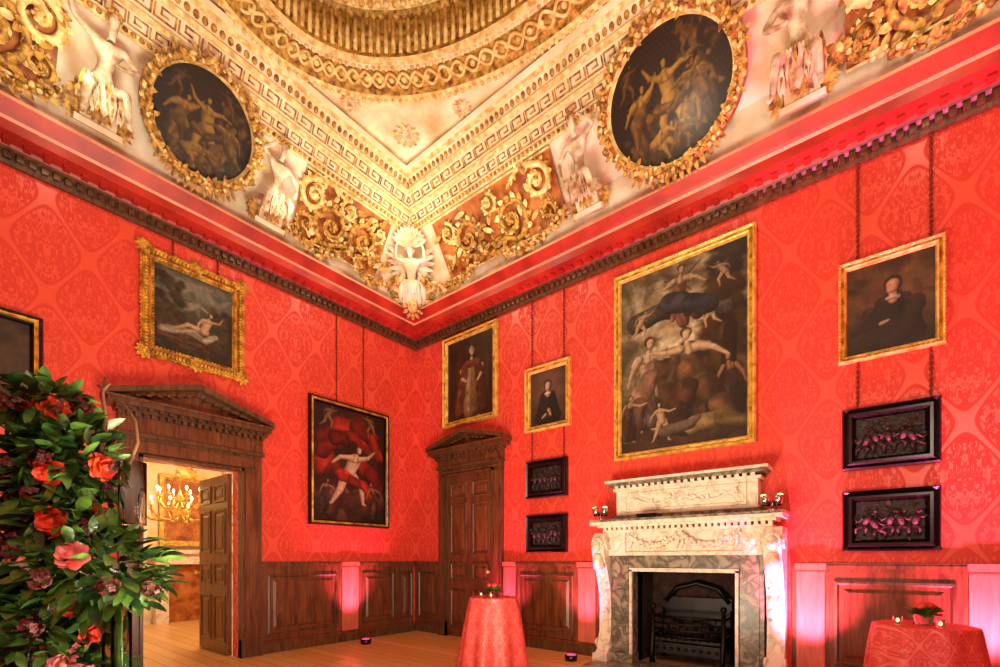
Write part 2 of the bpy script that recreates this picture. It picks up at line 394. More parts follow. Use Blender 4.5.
def person(cx,cy,h,skin,cloth,hair=(60,36,20),lean=0,aR=(1.2,.6),aL=(.5,.3),legs=((.1,.1),(-.1,-.1)),nude=False,cloth2=None,f=1,wings=None,th=1.2):
    o=[]; k=h*f
    def C_(p,q,ra,rb,c,fold=0,t_=None):
        t_=t_ or th
        o.append(('c',cx,cy,p[0]*k,p[1]*h,q[0]*k,q[1]*h,ra*h*t_,rb*h*t_,c,fold))
    sx,sy=math.sin(lean),math.cos(lean)
    ch=(sx*.24,sy*.24); nk=(sx*.33,sy*.33); hd=(sx*.41+.01,sy*.42)
    dk=tuple(v*.6 for v in cloth); lt=tuple(min(255,v*1.12) for v in cloth)
    if wings:
        for e in (-1,1):
            for q in range(4): C_(ch,(ch[0]+e*(.28-.04*q),ch[1]+.22-.13*q),.03,.012,wings)
    for i,(a1,a2) in enumerate(legs):
        s=1 if i==0 else -1
        kn=(s*.05+math.sin(a1)*.25,-math.cos(a1)*.25); an=(kn[0]+math.sin(a2)*.25,kn[1]-math.cos(a2)*.25)
        if nude:
            C_((s*.05,0),kn,.066,.045,skin); C_(kn,an,.046,.022,skin); C_(an,(an[0]+.05*s,an[1]-.015),.02,.014,skin)
        else:
            C_(kn,an,.045,.028,skin); C_(an,(an[0]+.05,an[1]-.02),.022,.016,skin)
            C_((s*.04,0),(kn[0],kn[1]),.085,.095,cloth,3); C_(kn,(kn[0]*.7+an[0]*.3,kn[1]*.35+an[1]*.65),.09,.075,cloth if i else dk,3)
    if not nude:
        C_((-.05,.0),(-.10,-.30),.05,.03,lt,2); C_((.02,.03),(.10,-.28),.05,.03,dk,2)
    C_((0,0),ch,.072,.082,skin if nude else cloth,0 if nude else 2)
    C_((ch[0]-.06,ch[1]+.03),(ch[0]+.06,ch[1]+.03),.045,.045,skin if nude or cloth2 is None else cloth2)
    C_(ch,nk,.03,.028,skin)
    for i,(a1,a2) in enumerate((aR,aL)):
        s=1 if i==0 else -1
        sh_=(ch[0]+s*.09,ch[1]+.04); el=(sh_[0]+s*math.sin(a1)*.15,sh_[1]-math.cos(a1)*.15); wr=(el[0]+s*math.sin(a2)*.14,el[1]-math.cos(a2)*.14)
        if not nude: C_(sh_,((sh_[0]+el[0])/2,(sh_[1]+el[1])/2),.045,.045,cloth2 or cloth,2)
        C_(sh_,el,.033,.026,skin); C_(el,wr,.026,.017,skin); C_(wr,(wr[0]+s*math.sin(a2)*.03,wr[1]-math.cos(a2)*.03),.017,.012,skin)
    C_((hd[0],hd[1]+.02),(hd[0]-.012,hd[1]+.03),.054,.052,hair,0,1.05); C_((hd[0],hd[1]-.02),(hd[0]+.004,hd[1]+.012),.036,.044,skin,0,1.05)
    C_((hd[0]-.014,hd[1]+.004),(hd[0]-.010,hd[1]+.004),.006,.006,(50,26,16),0,1); C_((hd[0]+.02,hd[1]+.004),(hd[0]+.023,hd[1]+.004),.006,.006,(50,26,16),0,1); C_((hd[0]-.004,hd[1]-.028),(hd[0]+.012,hd[1]-.028),.005,.005,(150,60,46),0,1)
    C_((hd[0]+.006,hd[1]+.004),(hd[0]+.008,hd[1]-.014),.004,.006,tuple(min(255,v*1.1) for v in skin),0,1)
    return o
def putto(cx,cy,h,skin,f=1,lean=.5,hair=(110,70,30)):
    return person(cx,cy,h,skin,skin,hair,lean,(1.6,2.2),(1.2,.4),((.6,-.2),(-.3,-.9)),True,f=f,wings=tuple(v*.75 for v in skin),th=1.4)
def dabs(n,x0,x1,y0,y1,rx,ry,cols,seed,soft=.6,ang=1.5):
    r=random.Random(seed)
    return [S(r.uniform(x0,x1),r.uniform(y0,y1),rx*r.uniform(.5,1.4),ry*r.uniform(.5,1.4),r.uniform(-ang,ang),r.choice(cols),soft) for _ in range(n)]
def drape(cx,cy,pts,r,c,fold=3):
    o=[]
    for i in range(len(pts)-1):
        (a,b_),(c_,d)=pts[i],pts[i+1]; v=(1.0,.78,1.1,.7)[i%4]
        o.append(('c',cx,cy,a,b_,c_,d,r*(1-.12*i),r*(1-.12*(i+1)),tuple(min(255,x*v) for x in c),fold))
    return o
def mir(st):
    o=[]
    for s in st:
        if s[0]=='e': o.append(('e',1-s[1],s[2],s[3],s[4],-s[5],s[6],s[7]))
        else: o.append(('c',1-s[1],s[2],-s[3],s[4],-s[5],s[6],s[7],s[8],s[9],s[10]))
    return o
def colmesh(name,vs,fs,img,parent):
    me=bpy.data.meshes.new(name); me.from_pydata(vs,[],fs)
    ca=me.color_attributes.new('Col','FLOAT_COLOR','POINT'); ny,nx,_=img.shape
    buf=np.ones((nx*ny,4),np.float32); buf[:,:3]=img.reshape(-1,3); ca.data.foreach_set('color',buf.ravel())
    me.materials.append(M['canvas']); o=bpy.data.objects.new(name,me); sc.collection.objects.link(o); o.parent=parent
    return o
def canvas(T,u0,u1,z0,z1,d,base,strokes,parent,res=.008,seed=0):
    nx=max(8,int((u1-u0)/res)); ny=max(8,int((z1-z0)/res))
    img=paint((u1-u0)/(z1-z0),nx,ny,base,strokes,seed)
    vs=[T(u0+(u1-u0)*x,d,z0+(z1-z0)*y) for y in np.linspace(0,1,ny) for x in np.linspace(0,1,nx)]
    fs=[(j*nx+i,j*nx+i+1,(j+1)*nx+i+1,(j+1)*nx+i) for j in range(ny-1) for i in range(nx-1)]
    return colmesh('canvas',vs,fs,img,parent)

# ------------------------------------------------------------------ cove ornament
def scroll(b,cu,cw,R,dirn,m=0,turns=1.6,start=0,n0=.02,tail=None,rt=.035):
    pts=[];rad=[]; K=int(30*turns)
    if tail:
        sx,sy=cu+R*math.cos(start),cw+R*math.sin(start)
        for i in range(8):
            t=i/8; bend=math.sin(t*pi)*.06
            pts.append((tail[0]+(sx-tail[0])*t,n0,tail[1]+(sy-tail[1])*t+bend)); rad.append(rt*(.5+.5*t))
            b.leaf(pts[-1],(random.uniform(-1,1),.2,random.choice((-1,1))),(0,1,0),R*.5,R*.28,m,curl=-.2)
    for i in range(K+1):
        t=i/K; a=start+dirn*t*turns*2*pi; r=R*(1-.86*t)
        pts.append((cu+r*math.cos(a),n0+.05*t,cw+r*math.sin(a))); rad.append(rt*(1-.6*t))
        if i%2==0 and t<.8:
            d=(math.cos(a)*1+dirn*-math.sin(a)*.8,0.15,math.sin(a)+dirn*math.cos(a)*.8)
            b.leaf(pts[-1],d,(0,1,0),R*.5*(1.1-t),R*.30,m if i%4 else 2-m,curl=-.2)
            b.leaf(pts[-1],(-math.cos(a)*.6+dirn*-math.sin(a),.2,-math.sin(a)*.6+dirn*math.cos(a)),(0,1,0),R*.34*(1.1-t),R*.22,m,curl=-.3)
    b.tube(pts,rad,m,8)
    b.sph((cu,n0+.06,cw),(R*.2,.04,R*.2),m,8,6)
    for k in range(6):
        a=k*pi/3; b.sph((cu+R*.2*math.cos(a),n0+.05,cw+R*.2*math.sin(a)),(R*.1,.03,R*.1),m,6,4)
def cove_side(T,spec):
    P=PLANE(T)
    for (u0,u1,flip) in spec['scroll']:
        b=B('gilded_acanthus_scroll',['pg','ochre','pg2'],P)
        Lu=u1-u0
        b.add([(u0,.0,.10),(u1,.0,.10),(u1,.0,.84),(u0,.0,.84)],[(0,1,2,3)],1)
        for e in ((u0,.10,u1,.12),(u0,.82,u1,.84)): b.box((e[0],.0,e[1]),(e[2],.03,e[3]),2)
        c=[(.12,.62,.12),(.27,.45,.23),(.50,.66,.12),(.64,.40,.24),(.88,.60,.17),(.90,.28,.11)]
        for i,(f,w,R) in enumerate(c):
            uu=u0+Lu*(f if flip>0 else 1-f)
            dr=(1 if i%2 else -1)*flip
            scroll(b,uu,w,R,dr,0 if i%2 else 2,start=(-pi/2 if i%2 else pi/2),tail=(uu-flip*(R+.2),w+(-.1 if i%2 else .1)*1.5) if R>.15 else None,rt=.04 if R>.15 else .022)
        for k in range(30):
            uu=u0+Lu*random.uniform(.04,.96); ww=random.uniform(.2,.75)
            b.leaf((uu,.02,ww),(random.uniform(-1,1),.2,random.uniform(-1,1)),(0,1,0),.15,.07,random.choice((0,2)),curl=-.2)
        b.done(COVE)
    b=B('gilded_garland',['pg','pg2','gold'],P)
    for (ua,ub) in spec['swag']:
        K=int((ub-ua)/.035)
        for i in range(K+1):
            t=i/K; uu=ua+(ub-ua)*t; w=.24-.20*math.sin(pi*t)
            for q in range(3):
                b.sph((uu+random.uniform(-.03,.03),.07+random.uniform(-.02,.03),w+random.uniform(-.04,.04)),(.028,.025,.022),random.choice((0,0,1)),6,4)
            if i%2==0: b.leaf((uu,.08,w),(random.uniform(-1,1),.3,random.uniform(-1,1)),(0,1,0),.11,.06,0)
        for e in (ua,ub):
            b.sph((e,.08,.27),(.05,.04,.05),1,8,6)
            for q in range(5): b.leaf((e,.08,.27),(math.cos(q*1.25),.3,math.sin(q*1.25)),(0,1,0),.1,.07,0)
    b.done(COVE)
    for (cu,cw,ru,rw,seed,hand) in spec['med']:
        rr=random.Random(seed)
        b=B('bronze_ceiling_medallion',['bronzebg','pg','pg2','bronzebg','ochre'],P)
        K=56
        ring=lambda s_,n_: [(cu+ru*s_*math.cos(2*pi*i/K),n_,cw+rw*s_*math.sin(2*pi*i/K)) for i in range(K)]
        b.add(ring(.86,.10)+[(cu,.10,cw)],[(i,(i+1)%K,K) for i in range(K)],0)
        pr=[(1.0,.0),(1.0,.12),(.95,.16),(.88,.16),(.84,.10)]
        for k in range(4): b.add(ring(*pr[k])+ring(*pr[k+1]),[(i,(i+1)%K,K+(i+1)%K,K+i) for i in range(K)],[4,2,4,2][k])
        for i in range(220):
            a=2*pi*i/220+rr.uniform(-.02,.02); q=rr.uniform(.88,1.02)
            b.sph((cu+ru*q*math.cos(a),.17,cw+rw*q*math.sin(a)),(.024,.022,.024),rr.choice((0,1,1,2)) if False else rr.choice((1,1,2)),6,4)
            if i%2: b.leaf((cu+ru*q*math.cos(a),.17,cw+rw*q*math.sin(a)),(rr.uniform(-1,1),.3,rr.uniform(-1,1)),(0,1,0),.08,.045,1)
        for q in range(14):
            a=-pi/2+(q-6.5)*.10
            b.leaf((cu+ru*.95*math.cos(a),.14,cw+rw*.95*math.sin(a)),(math.cos(a),.2,math.sin(a)),(0,1,0),.13,.05,1,curl=.1)
        o=b.done()
        g1,g2,g3=(160,126,54),(106,80,34),(70,52,24)
        it=[]
        for i in range(-14,15):
            for j in range(-14,15):
                it.append(('c',.5,.5,i*.045+(.022 if j%2 else 0),j*.036,i*.045+(.022 if j%2 else 0)+.004,j*.036,.007,.007,(120,96,40),0))
        it+=[S(.5,.16,.45,.16,0,(64,50,24),.6)]+dabs(60,.1,.9,.05,.34,.06,.03,[g2,g3,(36,28,14)],seed)
        it+=dabs(50,.62,.95,.4,.9,.05,.03,[g3,(36,28,14),g2],seed+1)
        it+=person(.26,.42,.56,g1,g2,(40,30,12),.25,(2.2,2.6),(1.0,.6),((.9,.1),(.1,-.2)),False,g1,th=1.5)
        it+=person(.52,.48,.60,g1,g3,(40,30,12),-.1,(1.9,1.4),(2.0,2.6),((.3,.1),(-.4,0)),True,th=1.5)
        it+=drape(.52,.44,[(-.12,.0),(.02,-.03),(.16,.05),(.26,.18)],.05,g2)
        it+=person(.76,.40,.56,g2,g2,(40,30,12),-.3,(1.1,.3),(1.7,1.2),((.2,.2),(-.9,-.1)),False,g1,th=1.5)
        it+=person(.36,.22,.42,g1,g2,(40,30,12),1.1,(1.0,1.5),(.3,.1),((1.3,.9),(1.0,.4)),True,th=1.5)
        it+=person(.64,.20,.40,g2,g2,(40,30,12),-.9,(1.0,1.5),(.3,.1),((.8,.2),(-1.3,-.9)),False,g1,th=1.5)
        it+=putto(.20,.74,.28,g2)+putto(.70,.80,.28,g2,f=-1)
        nx=ny=int(ru*2*.88/.009); img=paint(ru/rw,nx,ny,((34,28,14),(26,20,10)),it if hand>0 else mir(it),seed,.1,.9)
        xs=np.linspace(-1,1,nx); vs=[P(cu+ru*.88*x,.106,cw+rw*.88*y) for y in xs for x in xs]
        fs=[(j*nx+i,j*nx+i+1,(j+1)*nx+i+1,(j+1)*nx+i) for j in range(ny-1) for i in range(nx-1) if xs[i]**2+xs[j]**2<.97]
        colmesh('roundel_scene',vs,fs,img,o)
cove_side(WR,{'scroll':[(1.2,3.15,1),(5.85,7.2,-1)],'swag':[(.75,1.9),(1.9,3.3),(5.8,7.0)],'med':[(4.48,.62,.68,.60,3,1)]})
cove_side(WL,{'scroll':[(1.1,2.35,1),(4.5,5.6,-1)],'swag':[(.75,1.6),(1.6,2.5),(4.35,5.5)],'med':[(3.42,.58,.53,.52,5,-1)]})

def skinbody(name,joints,edges,mat_,T,parent,sub=2):
    names=list(joints); me=bpy.data.meshes.new(name)
    me.from_pydata([T(*joints[k][0]) for k in names],[(names.index(a),names.index(c)) for a,c in edges],[])
    o=bpy.data.objects.new(name,me); sc.collection.objects.link(o)
    o.modifiers.new('skin','SKIN')
    for i,k in enumerate(names):
        r=joints[k][1]; sv=me.skin_vertices[0].data[i]; sv.radius=(r,r); sv.use_root=(i==0)
    s=o.modifiers.new('sub','SUBSURF'); s.levels=sub; s.render_levels=sub
    me.materials.append(M[mat_]); o.parent=parent
    return o
EB_=[('pelvis','waist'),('waist','chest'),('chest','neck'),('neck','hd1'),('hd1','head'),('head','crown'),('chest','shL'),('shL','elL'),('elL','wrL'),('wrL','hL'),('chest','shR'),('shR','elR'),('elR','wrR'),('wrR','hR'),
       ('pelvis','hipL'),('hipL','knL'),('knL','anL'),('anL','toL'),('pelvis','hipR'),('hipR','knR'),('knR','anR'),('anR','toR')]
def statue(T,u,flip,s=1.0,w0=.26,pose=0):
    P=PLANE(T)
    G=lambda a,n,w: P(u+flip*a*s, .14+n*s, w0+w*s)
    b=B('seated_statue',['white','pg2','stone','pg'],P)
    q0=w0-.26
    b.box((u-.17,.0,q0+.0),(u+.17,.20,q0+.05),0); b.box((u-.13,.0,q0+.05),(u+.13,.17,q0+.17),0); b.box((u-.18,.0,q0+.17),(u+.18,.24,q0+.21),0)
    b.box((u-.15,.0,q0+.21),(u+.15,.24,q0+.28),2)
    for e in (-1,1):
        b.tube([(u+e*(.17+.07*math.cos(t)*(1-t/12)),.1,q0+.10+.07*math.sin(t)*(1-t/12)) for t in [k*.45 for k in range(20)]],[.022]*20,3,6)
        for k in range(5): b.leaf((u+e*.14,.12,q0+.10),(e*math.cos(k*.5-1),.3,math.sin(k*.5-1)),(0,1,0),.13,.05,3)
    for k in range(5): b.leaf((u,.20,q0+.20),((k-2)*.35,.15,-1),(0,1,0),.15,.05,3)
    for q in range(12):
        x=(-.16+.03*q)
        b.leaf((u+flip*x*s,.14+.16*s,w0+.14*s),(flip*(.25*math.sin(q*2.2)),.15,-1),(0,1,0),.30*s,.07*s,2 if q%3 else 3,curl=.1)
    hx,hn,hw=.03,.06,.64
    for q in range(18):
        a=q*.7; b.sph((u+flip*(hx+.045*math.cos(a))*s,.14+(hn-.015)*s,w0+(hw+.03+.03*math.sin(a))*s),(.018*s,.02*s,.018*s),3,6,4)
    b.sph((u+flip*hx*s,.14+(hn+.05)*s,w0+(hw-.01)*s),(.008*s,.012*s,.016*s),2,6,4)
    for e in (-1,1): b.sph((u+flip*(hx+e*.018)*s,.14+(hn+.044)*s,w0+(hw+.008)*s),(.008*s,.006*s,.005*s),3,6,4)
    o=b.done()
    J={'pelvis':((0,.02,.10),.07),'waist':((.0,.0,.22),.058),'chest':((.02,.0,.36),.078),'neck':((.03,.01,.49),.028),'hd1':((.03,.04,.57),.036),'head':((.03,.05,.64),.046),'crown':((.03,.04,.69),.03),
       'shL':((-.11,.0,.44),.036),'elL':((-.22,.05,.32),.028),'wrL':((-.19,.15,.20),.018),'hL':((-.17,.18,.16),.018),
       'shR':((.14,.0,.45),.036),'elR':((.27,.04,.50),.028),'wrR':((.17,.09,.62),.018),'hR':((.13,.08,.66),.018),
       'hipL':((-.08,.05,.07),.06),'knL':((-.13,.25,.07),.044),'anL':((-.15,.20,-.17),.024),'toL':((-.16,.28,-.20),.019),
       'hipR':((.08,.05,.07),.06),'knR':((.15,.24,.12),.044),'anR':((.20,.20,-.12),.024),'toR':((.22,.28,-.15),.019)}
    if pose:
        J.update({'elR':((.24,.10,.34),.028),'wrR':((.10,.18,.30),.018),'hR':((.05,.2,.30),.018),'elL':((-.24,.0,.50),.028),'wrL':((-.30,.05,.64),.018),'hL':((-.30,.07,.68),.018)})
    J={k:(v[0],v[1]*s) for k,v in J.items()}
    skinbody('body',J,EB_,'stone',G,o)
statue(WL,2.66,1,.86,.28); statue(WL,4.22,-1,.92,.30,1); statue(WR,3.50,1,.92,.30); statue(WR,5.55,-1,.98,.28,1)

def CT(a,n,w):
    r=Vector((.7071,.7071,0)); up=Vector((.545,-.545,.838)).normalized(); nn=Vector((.593,-.593,-.545)).normalized()
    return tuple(Vector((.30,-.30,5.2))+r*a+up*w+nn*n)
b=B('corner_cartouche',['white','pg2','pg','stone'],CT)
for k in range(-5,6):
    a=k*.24; b.leaf((0,.20,.84),(math.sin(a),.1,math.cos(a)),(0,1,0),.26,.10,0 if k%2 else 3,curl=-.15)
b.tube([(0,.2,-.02),(0,.22,.08),(0,.24,.22),(0,.25,.34),(0,.25,.42)],[.04,.07,.10,.12,.10],0,12)
for k in range(10):
    x=-.09+.02*k; b.leaf((x,.33,.42),(x*1.2,.05,-1),(0,1,0),.36,.05,3 if k%2 else 0,curl=.05)
b.sph((0,.34,.06),(.08,.06,.09),1,12,8); b.sph((0,.40,.05),(.013,.03,.025),1)
for e in (-1,1): b.sph((e*.032,.39,.085),.013,2)
for k in range(12):
    a=k*pi/6; b.leaf((.07*math.cos(a),.32,.06+.09*math.sin(a)),(math.cos(a),.2,math.sin(a)),(0,1,0),.11,.06,2)
for e in (-1,1):
    for k in range(8):
        b.leaf((e*.09,.22,.66-.03*k),(e*1,.1,.75-.28*k),(0,1,0),.30-.02*k,.07,0 if k%2 else 3,curl=.1)
    b.tube([(e*.13,.2,-.02),(e*.17,.22,.2),(e*.15,.2,.45)],[.04,.05,.03],0,10)
    for k in range(6): b.leaf((e*.16,.22,.0+.06*k),(e,.1,-.5+.25*k),(0,1,0),.20,.08,2 if k%2 else 1)
for q in range(14):
    a=q*.5; b.sph((.05*math.cos(a),.27,.79+.035*math.sin(a)),(.02,.02,.02),3,6,4)
o=b.done()
J={'pelvis':((0,.26,.40),.075),'waist':((0,.26,.48),.058),'chest':((0,.27,.60),.08),'neck':((0,.28,.69),.028),'hd1':((0,.30,.73),.036),'head':((0,.31,.78),.048),'crown':((0,.30,.83),.03),
 'shL':((-.10,.27,.65),.036),'elL':((-.21,.30,.68),.028),'wrL':((-.19,.30,.82),.018),'hL':((-.17,.28,.87),.018),'shR':((.10,.27,.65),.036),'elR':((.21,.30,.68),.028),'wrR':((.19,.30,.82),.018),'hR':((.17,.28,.87),.018)}
skinbody('herm_body',J,[e for e in EB_ if all(x in J for x in e)],'white',CT,o)

# ------------------------------------------------------------------ paintings
def painting(T,u0,u1,z0,z1,fw,mats,base,strokes,ornate=False,cords=(),name='framed_painting',seed=0,ztop=4.70,res=.008):
    b=B(name,[mats[0],mats[1],'cord','gold'],T)
    cor=lambda i,d:[(u0+i,d,z0+i),(u1-i,d,z0+i),(u1-i,d,z1-i),(u0+i,d,z1-i)]
    b.loop(cor,[(0,.005),(0,.05),(fw*.15,.075),(fw*.35,.06),(fw*.5,.05),(fw*.7,.06),(fw*.85,.05),(fw,.02)],[0,0,0,1,1,0,0])
    if ornate:
        for (a,c_,hor) in ((u0,u1,z0),(u0,u1,z1)):
            K=int((c_-a)/.035)
            for i in range(K+1):
                uu=a+(c_-a)*i/K; s=1 if hor==z0 else -1
                b.sph((uu,.065,hor+s*fw*.35),(.02,.018,.028),0,6,4); b.sph((uu,.055,hor+s*fw*.85),(.012,.012,.012),0,6,4)
                b.leaf((uu,.06,hor+s*fw*.3),(random.uniform(-.6,.6),.1,-s),(0,1,0),.05,.035,0)
        for uu in (u0,u1):
            K=int((z1-z0)/.035)
            for i in range(K+1):
                zz=z0+(z1-z0)*i/K; s=1 if uu==u0 else -1
                b.sph((uu+s*fw*.35,.065,zz),(.028,.018,.02),0,6,4); b.sph((uu+s*fw*.85,.055,zz),(.012,.012,.012),0,6,4)
                b.leaf((uu+s*fw*.3,.06,zz),(-s,.1,random.uniform(-.6,.6)),(0,1,0),.05,.035,0)
        for uu in (u0+.03,u1-.03,(u0+u1)/2):
            for zz in (z0+.03,z1-.03):
                b.sph((uu,.075,zz),(.03,.02,.03),0)
                for q in range(9): b.leaf((uu,.07,zz),(math.cos(q*.7),.15,math.sin(q*.7)),(0,1,0),.085,.05,0)
    else:
        K=int((u1-u0)/.03)
        for i in range(1,K):
            for zz in (z0+fw*.2,z1-fw*.2): b.sph((u0+(u1-u0)*i/K,.068,zz),(.011,.009,.009),0,5,3)
        K=int((z1-z0)/.03)
        for i in range(1,K):
            for x in (u0+fw*.2,u1-fw*.2): b.sph((x,.068,z0+(z1-z0)*i/K),(.009,.009,.011),0,5,3)
    for cu,zend in cords:
        # cords run from the cornice to the frame and, where listed, hang on below it to the next picture
        segs=[(ztop,z1)]+([(z0,zend)] if zend<z0 else [])
        for (za,zb) in segs:
            b.tube([(cu,.02,za),(cu,.02,zb)],.005,2,6); zz=za
            while zz>zb+.02:
                b.sph((cu,.02,zz),(.013,.011,.02),2,6,4); zz-=.045
    o=b.done()
    canvas(T,u0+fw*.9,u1-fw*.9,z0+fw*.9,z1-fw*.9,.022,base,strokes,o,seed=seed,res=res)
    return o
sk=(232,192,144); sk2=(186,134,88)
stA=[S(.5,.80,.7,.22,0,(120,122,108),.9)]+dabs(26,.0,1,.6,1.0,.16,.05,[(130,128,112),(100,100,86),(142,136,114)],1)+dabs(60,0,.35,.2,.9,.07,.05,[(54,46,26),(70,58,30),(38,30,18)],2)+dabs(60,.72,1,.1,.7,.06,.05,[(54,46,26),(80,60,30),(36,28,16)],3)+dabs(60,0,1,.0,.28,.09,.03,[(70,50,26),(44,32,18),(92,66,34)],4)
stA+=drape(.5,.27,[(-.34,-.02),(-.1,.03),(.1,-.02),(.22,.06)],.06,(190,178,150))+drape(.5,.2,[(-.38,-.02),(-.1,-.02),(.08,-.04)],.04,(130,76,50))
stA+=person(.60,.36,.56,sk,(200,190,160),(96,58,28),.35,(1.7,2.6),(.6,.2),((-1.35,-1.2),(-1.75,-1.0)),True)
painting(WL,2.77,3.80,3.36,4.52,.13,('gold','ochre'),((92,94,82),(48,34,18)),mir(stA),ornate=True,cords=((3.05,4.52),(3.5,4.52)),seed=1)
stB=dabs(60,0,1,0,1,.12,.08,[(100,74,34),(70,50,24),(50,36,18)],9)+person(.5,.5,.5,sk,(120,70,40))
painting(WL,4.53,5.5,2.4,3.42,.09,('black','gold'),((90,70,30),(50,34,16)),mir(stB),seed=2)
stC=dabs(60,0,1,.45,1,.12,.08,[(96,40,22),(60,24,14),(42,20,12),(120,44,22)],5)+dabs(60,0,1,0,.3,.10,.05,[(78,48,30),(52,32,20),(110,70,44)],6)
stC+=drape(.5,.62,[(-.30,-.12),(-.26,.08),(-.12,.20),(.06,.24),(.22,.16),(.30,.0)],.12,(190,50,30),2)
stC+=drape(.5,.62,[(-.28,-.02),(-.16,.10),(.0,.14),(.12,.08)],.08,(150,34,22),2)+drape(.5,.5,[(.10,.02),(.22,-.06),(.28,-.18)],.09,(160,40,26),2)
stC+=putto(.18,.90,.22,sk2)+putto(.80,.90,.22,sk2,f=-1)
stC+=person(.46,.42,.60,(244,204,160),(206,60,34),(120,70,30),.45,(1.8,2.3),(1.5,.9),((.8,.1),(-.35,-.6)),True,th=1.35)
stC+=drape(.46,.40,[(-.08,.02),(.04,-.03),(.16,-.06),(.24,-.16)],.06,(200,56,34),2)
stC+=person(.86,.22,.34,sk2,(110,74,46),(60,36,20),-.4)+person(.13,.22,.30,sk2,(80,62,50),(60,36,20),.3)
painting(WL,.60,1.93,1.68,3.46,.08,('black','gold'),((70,22,12),(46,24,14)),mir(stC),seed=3,cords=((1.05,3.46),(1.5,3.46)))
stD=dabs(30,0,1,.3,1,.12,.1,[(56,36,24),(40,26,18),(70,44,26)],7)+[('c',.55,.35,-.22,-.1,-.22,.35,.04,.04,(90,48,26),0),('c',.55,.35,.25,-.1,.25,.35,.04,.04,(90,48,26),0)]
stD+=person(.54,.44,.85,sk,(120,78,48),(200,186,160),.0,(.9,-.4),(.9,-.3),((.15,.1),(-.15,-.1)),False,(104,56,36))
stD+=[('c',.54,.44,-.10,.18,-.17,-.32,.07,.12,(120,70,40),2),('c',.54,.44,.10,.18,.17,-.32,.07,.12,(98,56,34),2),('c',.54,.44,0,.14,0,-.34,.07,.14,(160,120,76),2),('c',.54,.44,-.03,.2,-.04,-.34,.03,.035,(196,164,118),2),('c',.54,.44,.0,.41,.01,.38,.03,.012,(190,176,150),0),('c',.54,.44,-.10,.22,.10,.22,.05,.05,(130,72,44),2)]
stD+=[('c',.54,.44,-.15,.06,-.09,.02,.03,.022,sk,0),('c',.54,.44,.15,.06,.10,.0,.03,.022,sk,0)]
painting(WR,.70,1.80,3.26,4.66,.09,('gold2','gold'),((44,30,20),(60,38,22)),stD,seed=4)
def bust(cx,cy,h,skin,coat,hair,hat=False,collar=(220,214,200)):
    c=lambda xa,ya,xb,yb,ra,rb,col,f=0:('c',cx,cy,xa*h,ya*h,xb*h,yb*h,ra*h,rb*h,col,f)
    o=[c(-.28,-.75,-.16,-.05,.22,.12,coat,1),c(.28,-.75,.16,-.05,.22,.12,coat,1),c(0,-.8,0,0,.25,.16,coat,1),c(0,-.05,0,.10,.08,.07,skin),c(-.08,.0,.08,.0,.05,.05,collar,2)]
    o+=[c(0,.30,0,.24,.15,.145,hair),c(-.02,.17,0,.27,.09,.115,skin),c(0,.17,0,.26,.085,.11,skin),c(-.05,.26,-.04,.26,.016,.016,(46,26,18)),c(.05,.26,.06,.26,.016,.016,(46,26,18)),c(.01,.26,.015,.20,.012,.02,tuple(min(255,v*1.12) for v in skin)),c(-.025,.145,.035,.145,.012,.012,(160,70,54)),c(-.06,.30,-.03,.30,.008,.008,(60,36,20)),c(.04,.30,.07,.30,.008,.008,(60,36,20))]
    return o
stE=bust(.5,.56,.58,(236,196,156),(36,30,28),(54,34,20))+[('c',.5,.56,.02,-.30,.06,-.40,.04,.03,(226,180,140),0),('c',.5,.56,-.05,-.38,-.12,-.43,.035,.025,(226,180,140),0)]
painting(WR,2.30,3.01,2.92,3.79,.08,('gold2','gold'),((110,78,58),(84,58,42)),stE,seed=5,cords=((2.40,2.52),(2.9,2.52)),res=.007)
cl=[(196,180,142),(164,146,110),(136,118,86),(214,200,162),(112,96,68)]
stF=[S(.5,.8,.6,.3,0,(150,132,98),.9)]+dabs(150,0,1,.56,1,.11,.04,cl,11,.8)+dabs(50,.1,.9,.55,.68,.12,.03,[(226,212,176),(180,160,122)],12,.7)
stF+=dabs(80,.74,1.0,.2,1,.06,.05,[(60,42,22),(74,54,30),(44,32,18)],13)+dabs(60,0,.25,.3,.62,.06,.04,[(120,108,78),(96,84,56),(140,128,92)],14)+dabs(90,0,1,0,.2,.08,.025,[(68,46,28),(50,34,20),(88,62,38)],15)+dabs(60,.3,.85,.15,.55,.06,.05,[(64,46,28),(82,60,38),(46,32,20)],16)
stF+=drape(.5,.78,[(-.24,-.05),(-.08,-.02),(.10,-.06),(.24,-.10)],.06,(88,82,74),2)
stF+=putto(.17,.72,.17,sk)+putto(.84,.86,.15,sk,f=-1)+putto(.74,.67,.15,sk,f=-1)
stF+=person(.50,.80,.36,(236,198,156),(134,90,74),(90,56,30),.05,(1.3,.9),(1.1,1.6),((.9,.2),(.4,.3)),False,(206,180,150),wings=(110,92,70))
stF+=drape(.5,.79,[(-.05,.0),(.06,-.03),(.16,-.08)],.06,(74,78,90),2)
stF+=[('c',.85,.15,0,0,.02,.42,.045,.035,(50,34,20),0)]
stF+=person(.90,.28,.34,sk2,(72,54,36),(50,30,16),-.2,(.6,.3),(.5,.4))
stF+=person(.22,.38,.52,(238,200,158),(196,160,130),(80,50,26),.10,(1.3,1.8),(.6,.3),((.1,.05),(-.12,-.05)),False,(222,204,176))
stF+=drape(.22,.36,[(.02,.04),(-.04,-.10),(-.07,-.26)],.055,(176,130,102),2)
stF+=person(.62,.37,.54,(240,204,162),(96,76,54),(110,70,36),-.22,(1.2,.9),(1.6,1.8),((.5,.2),(-.2,-.2)),False,(214,186,148))
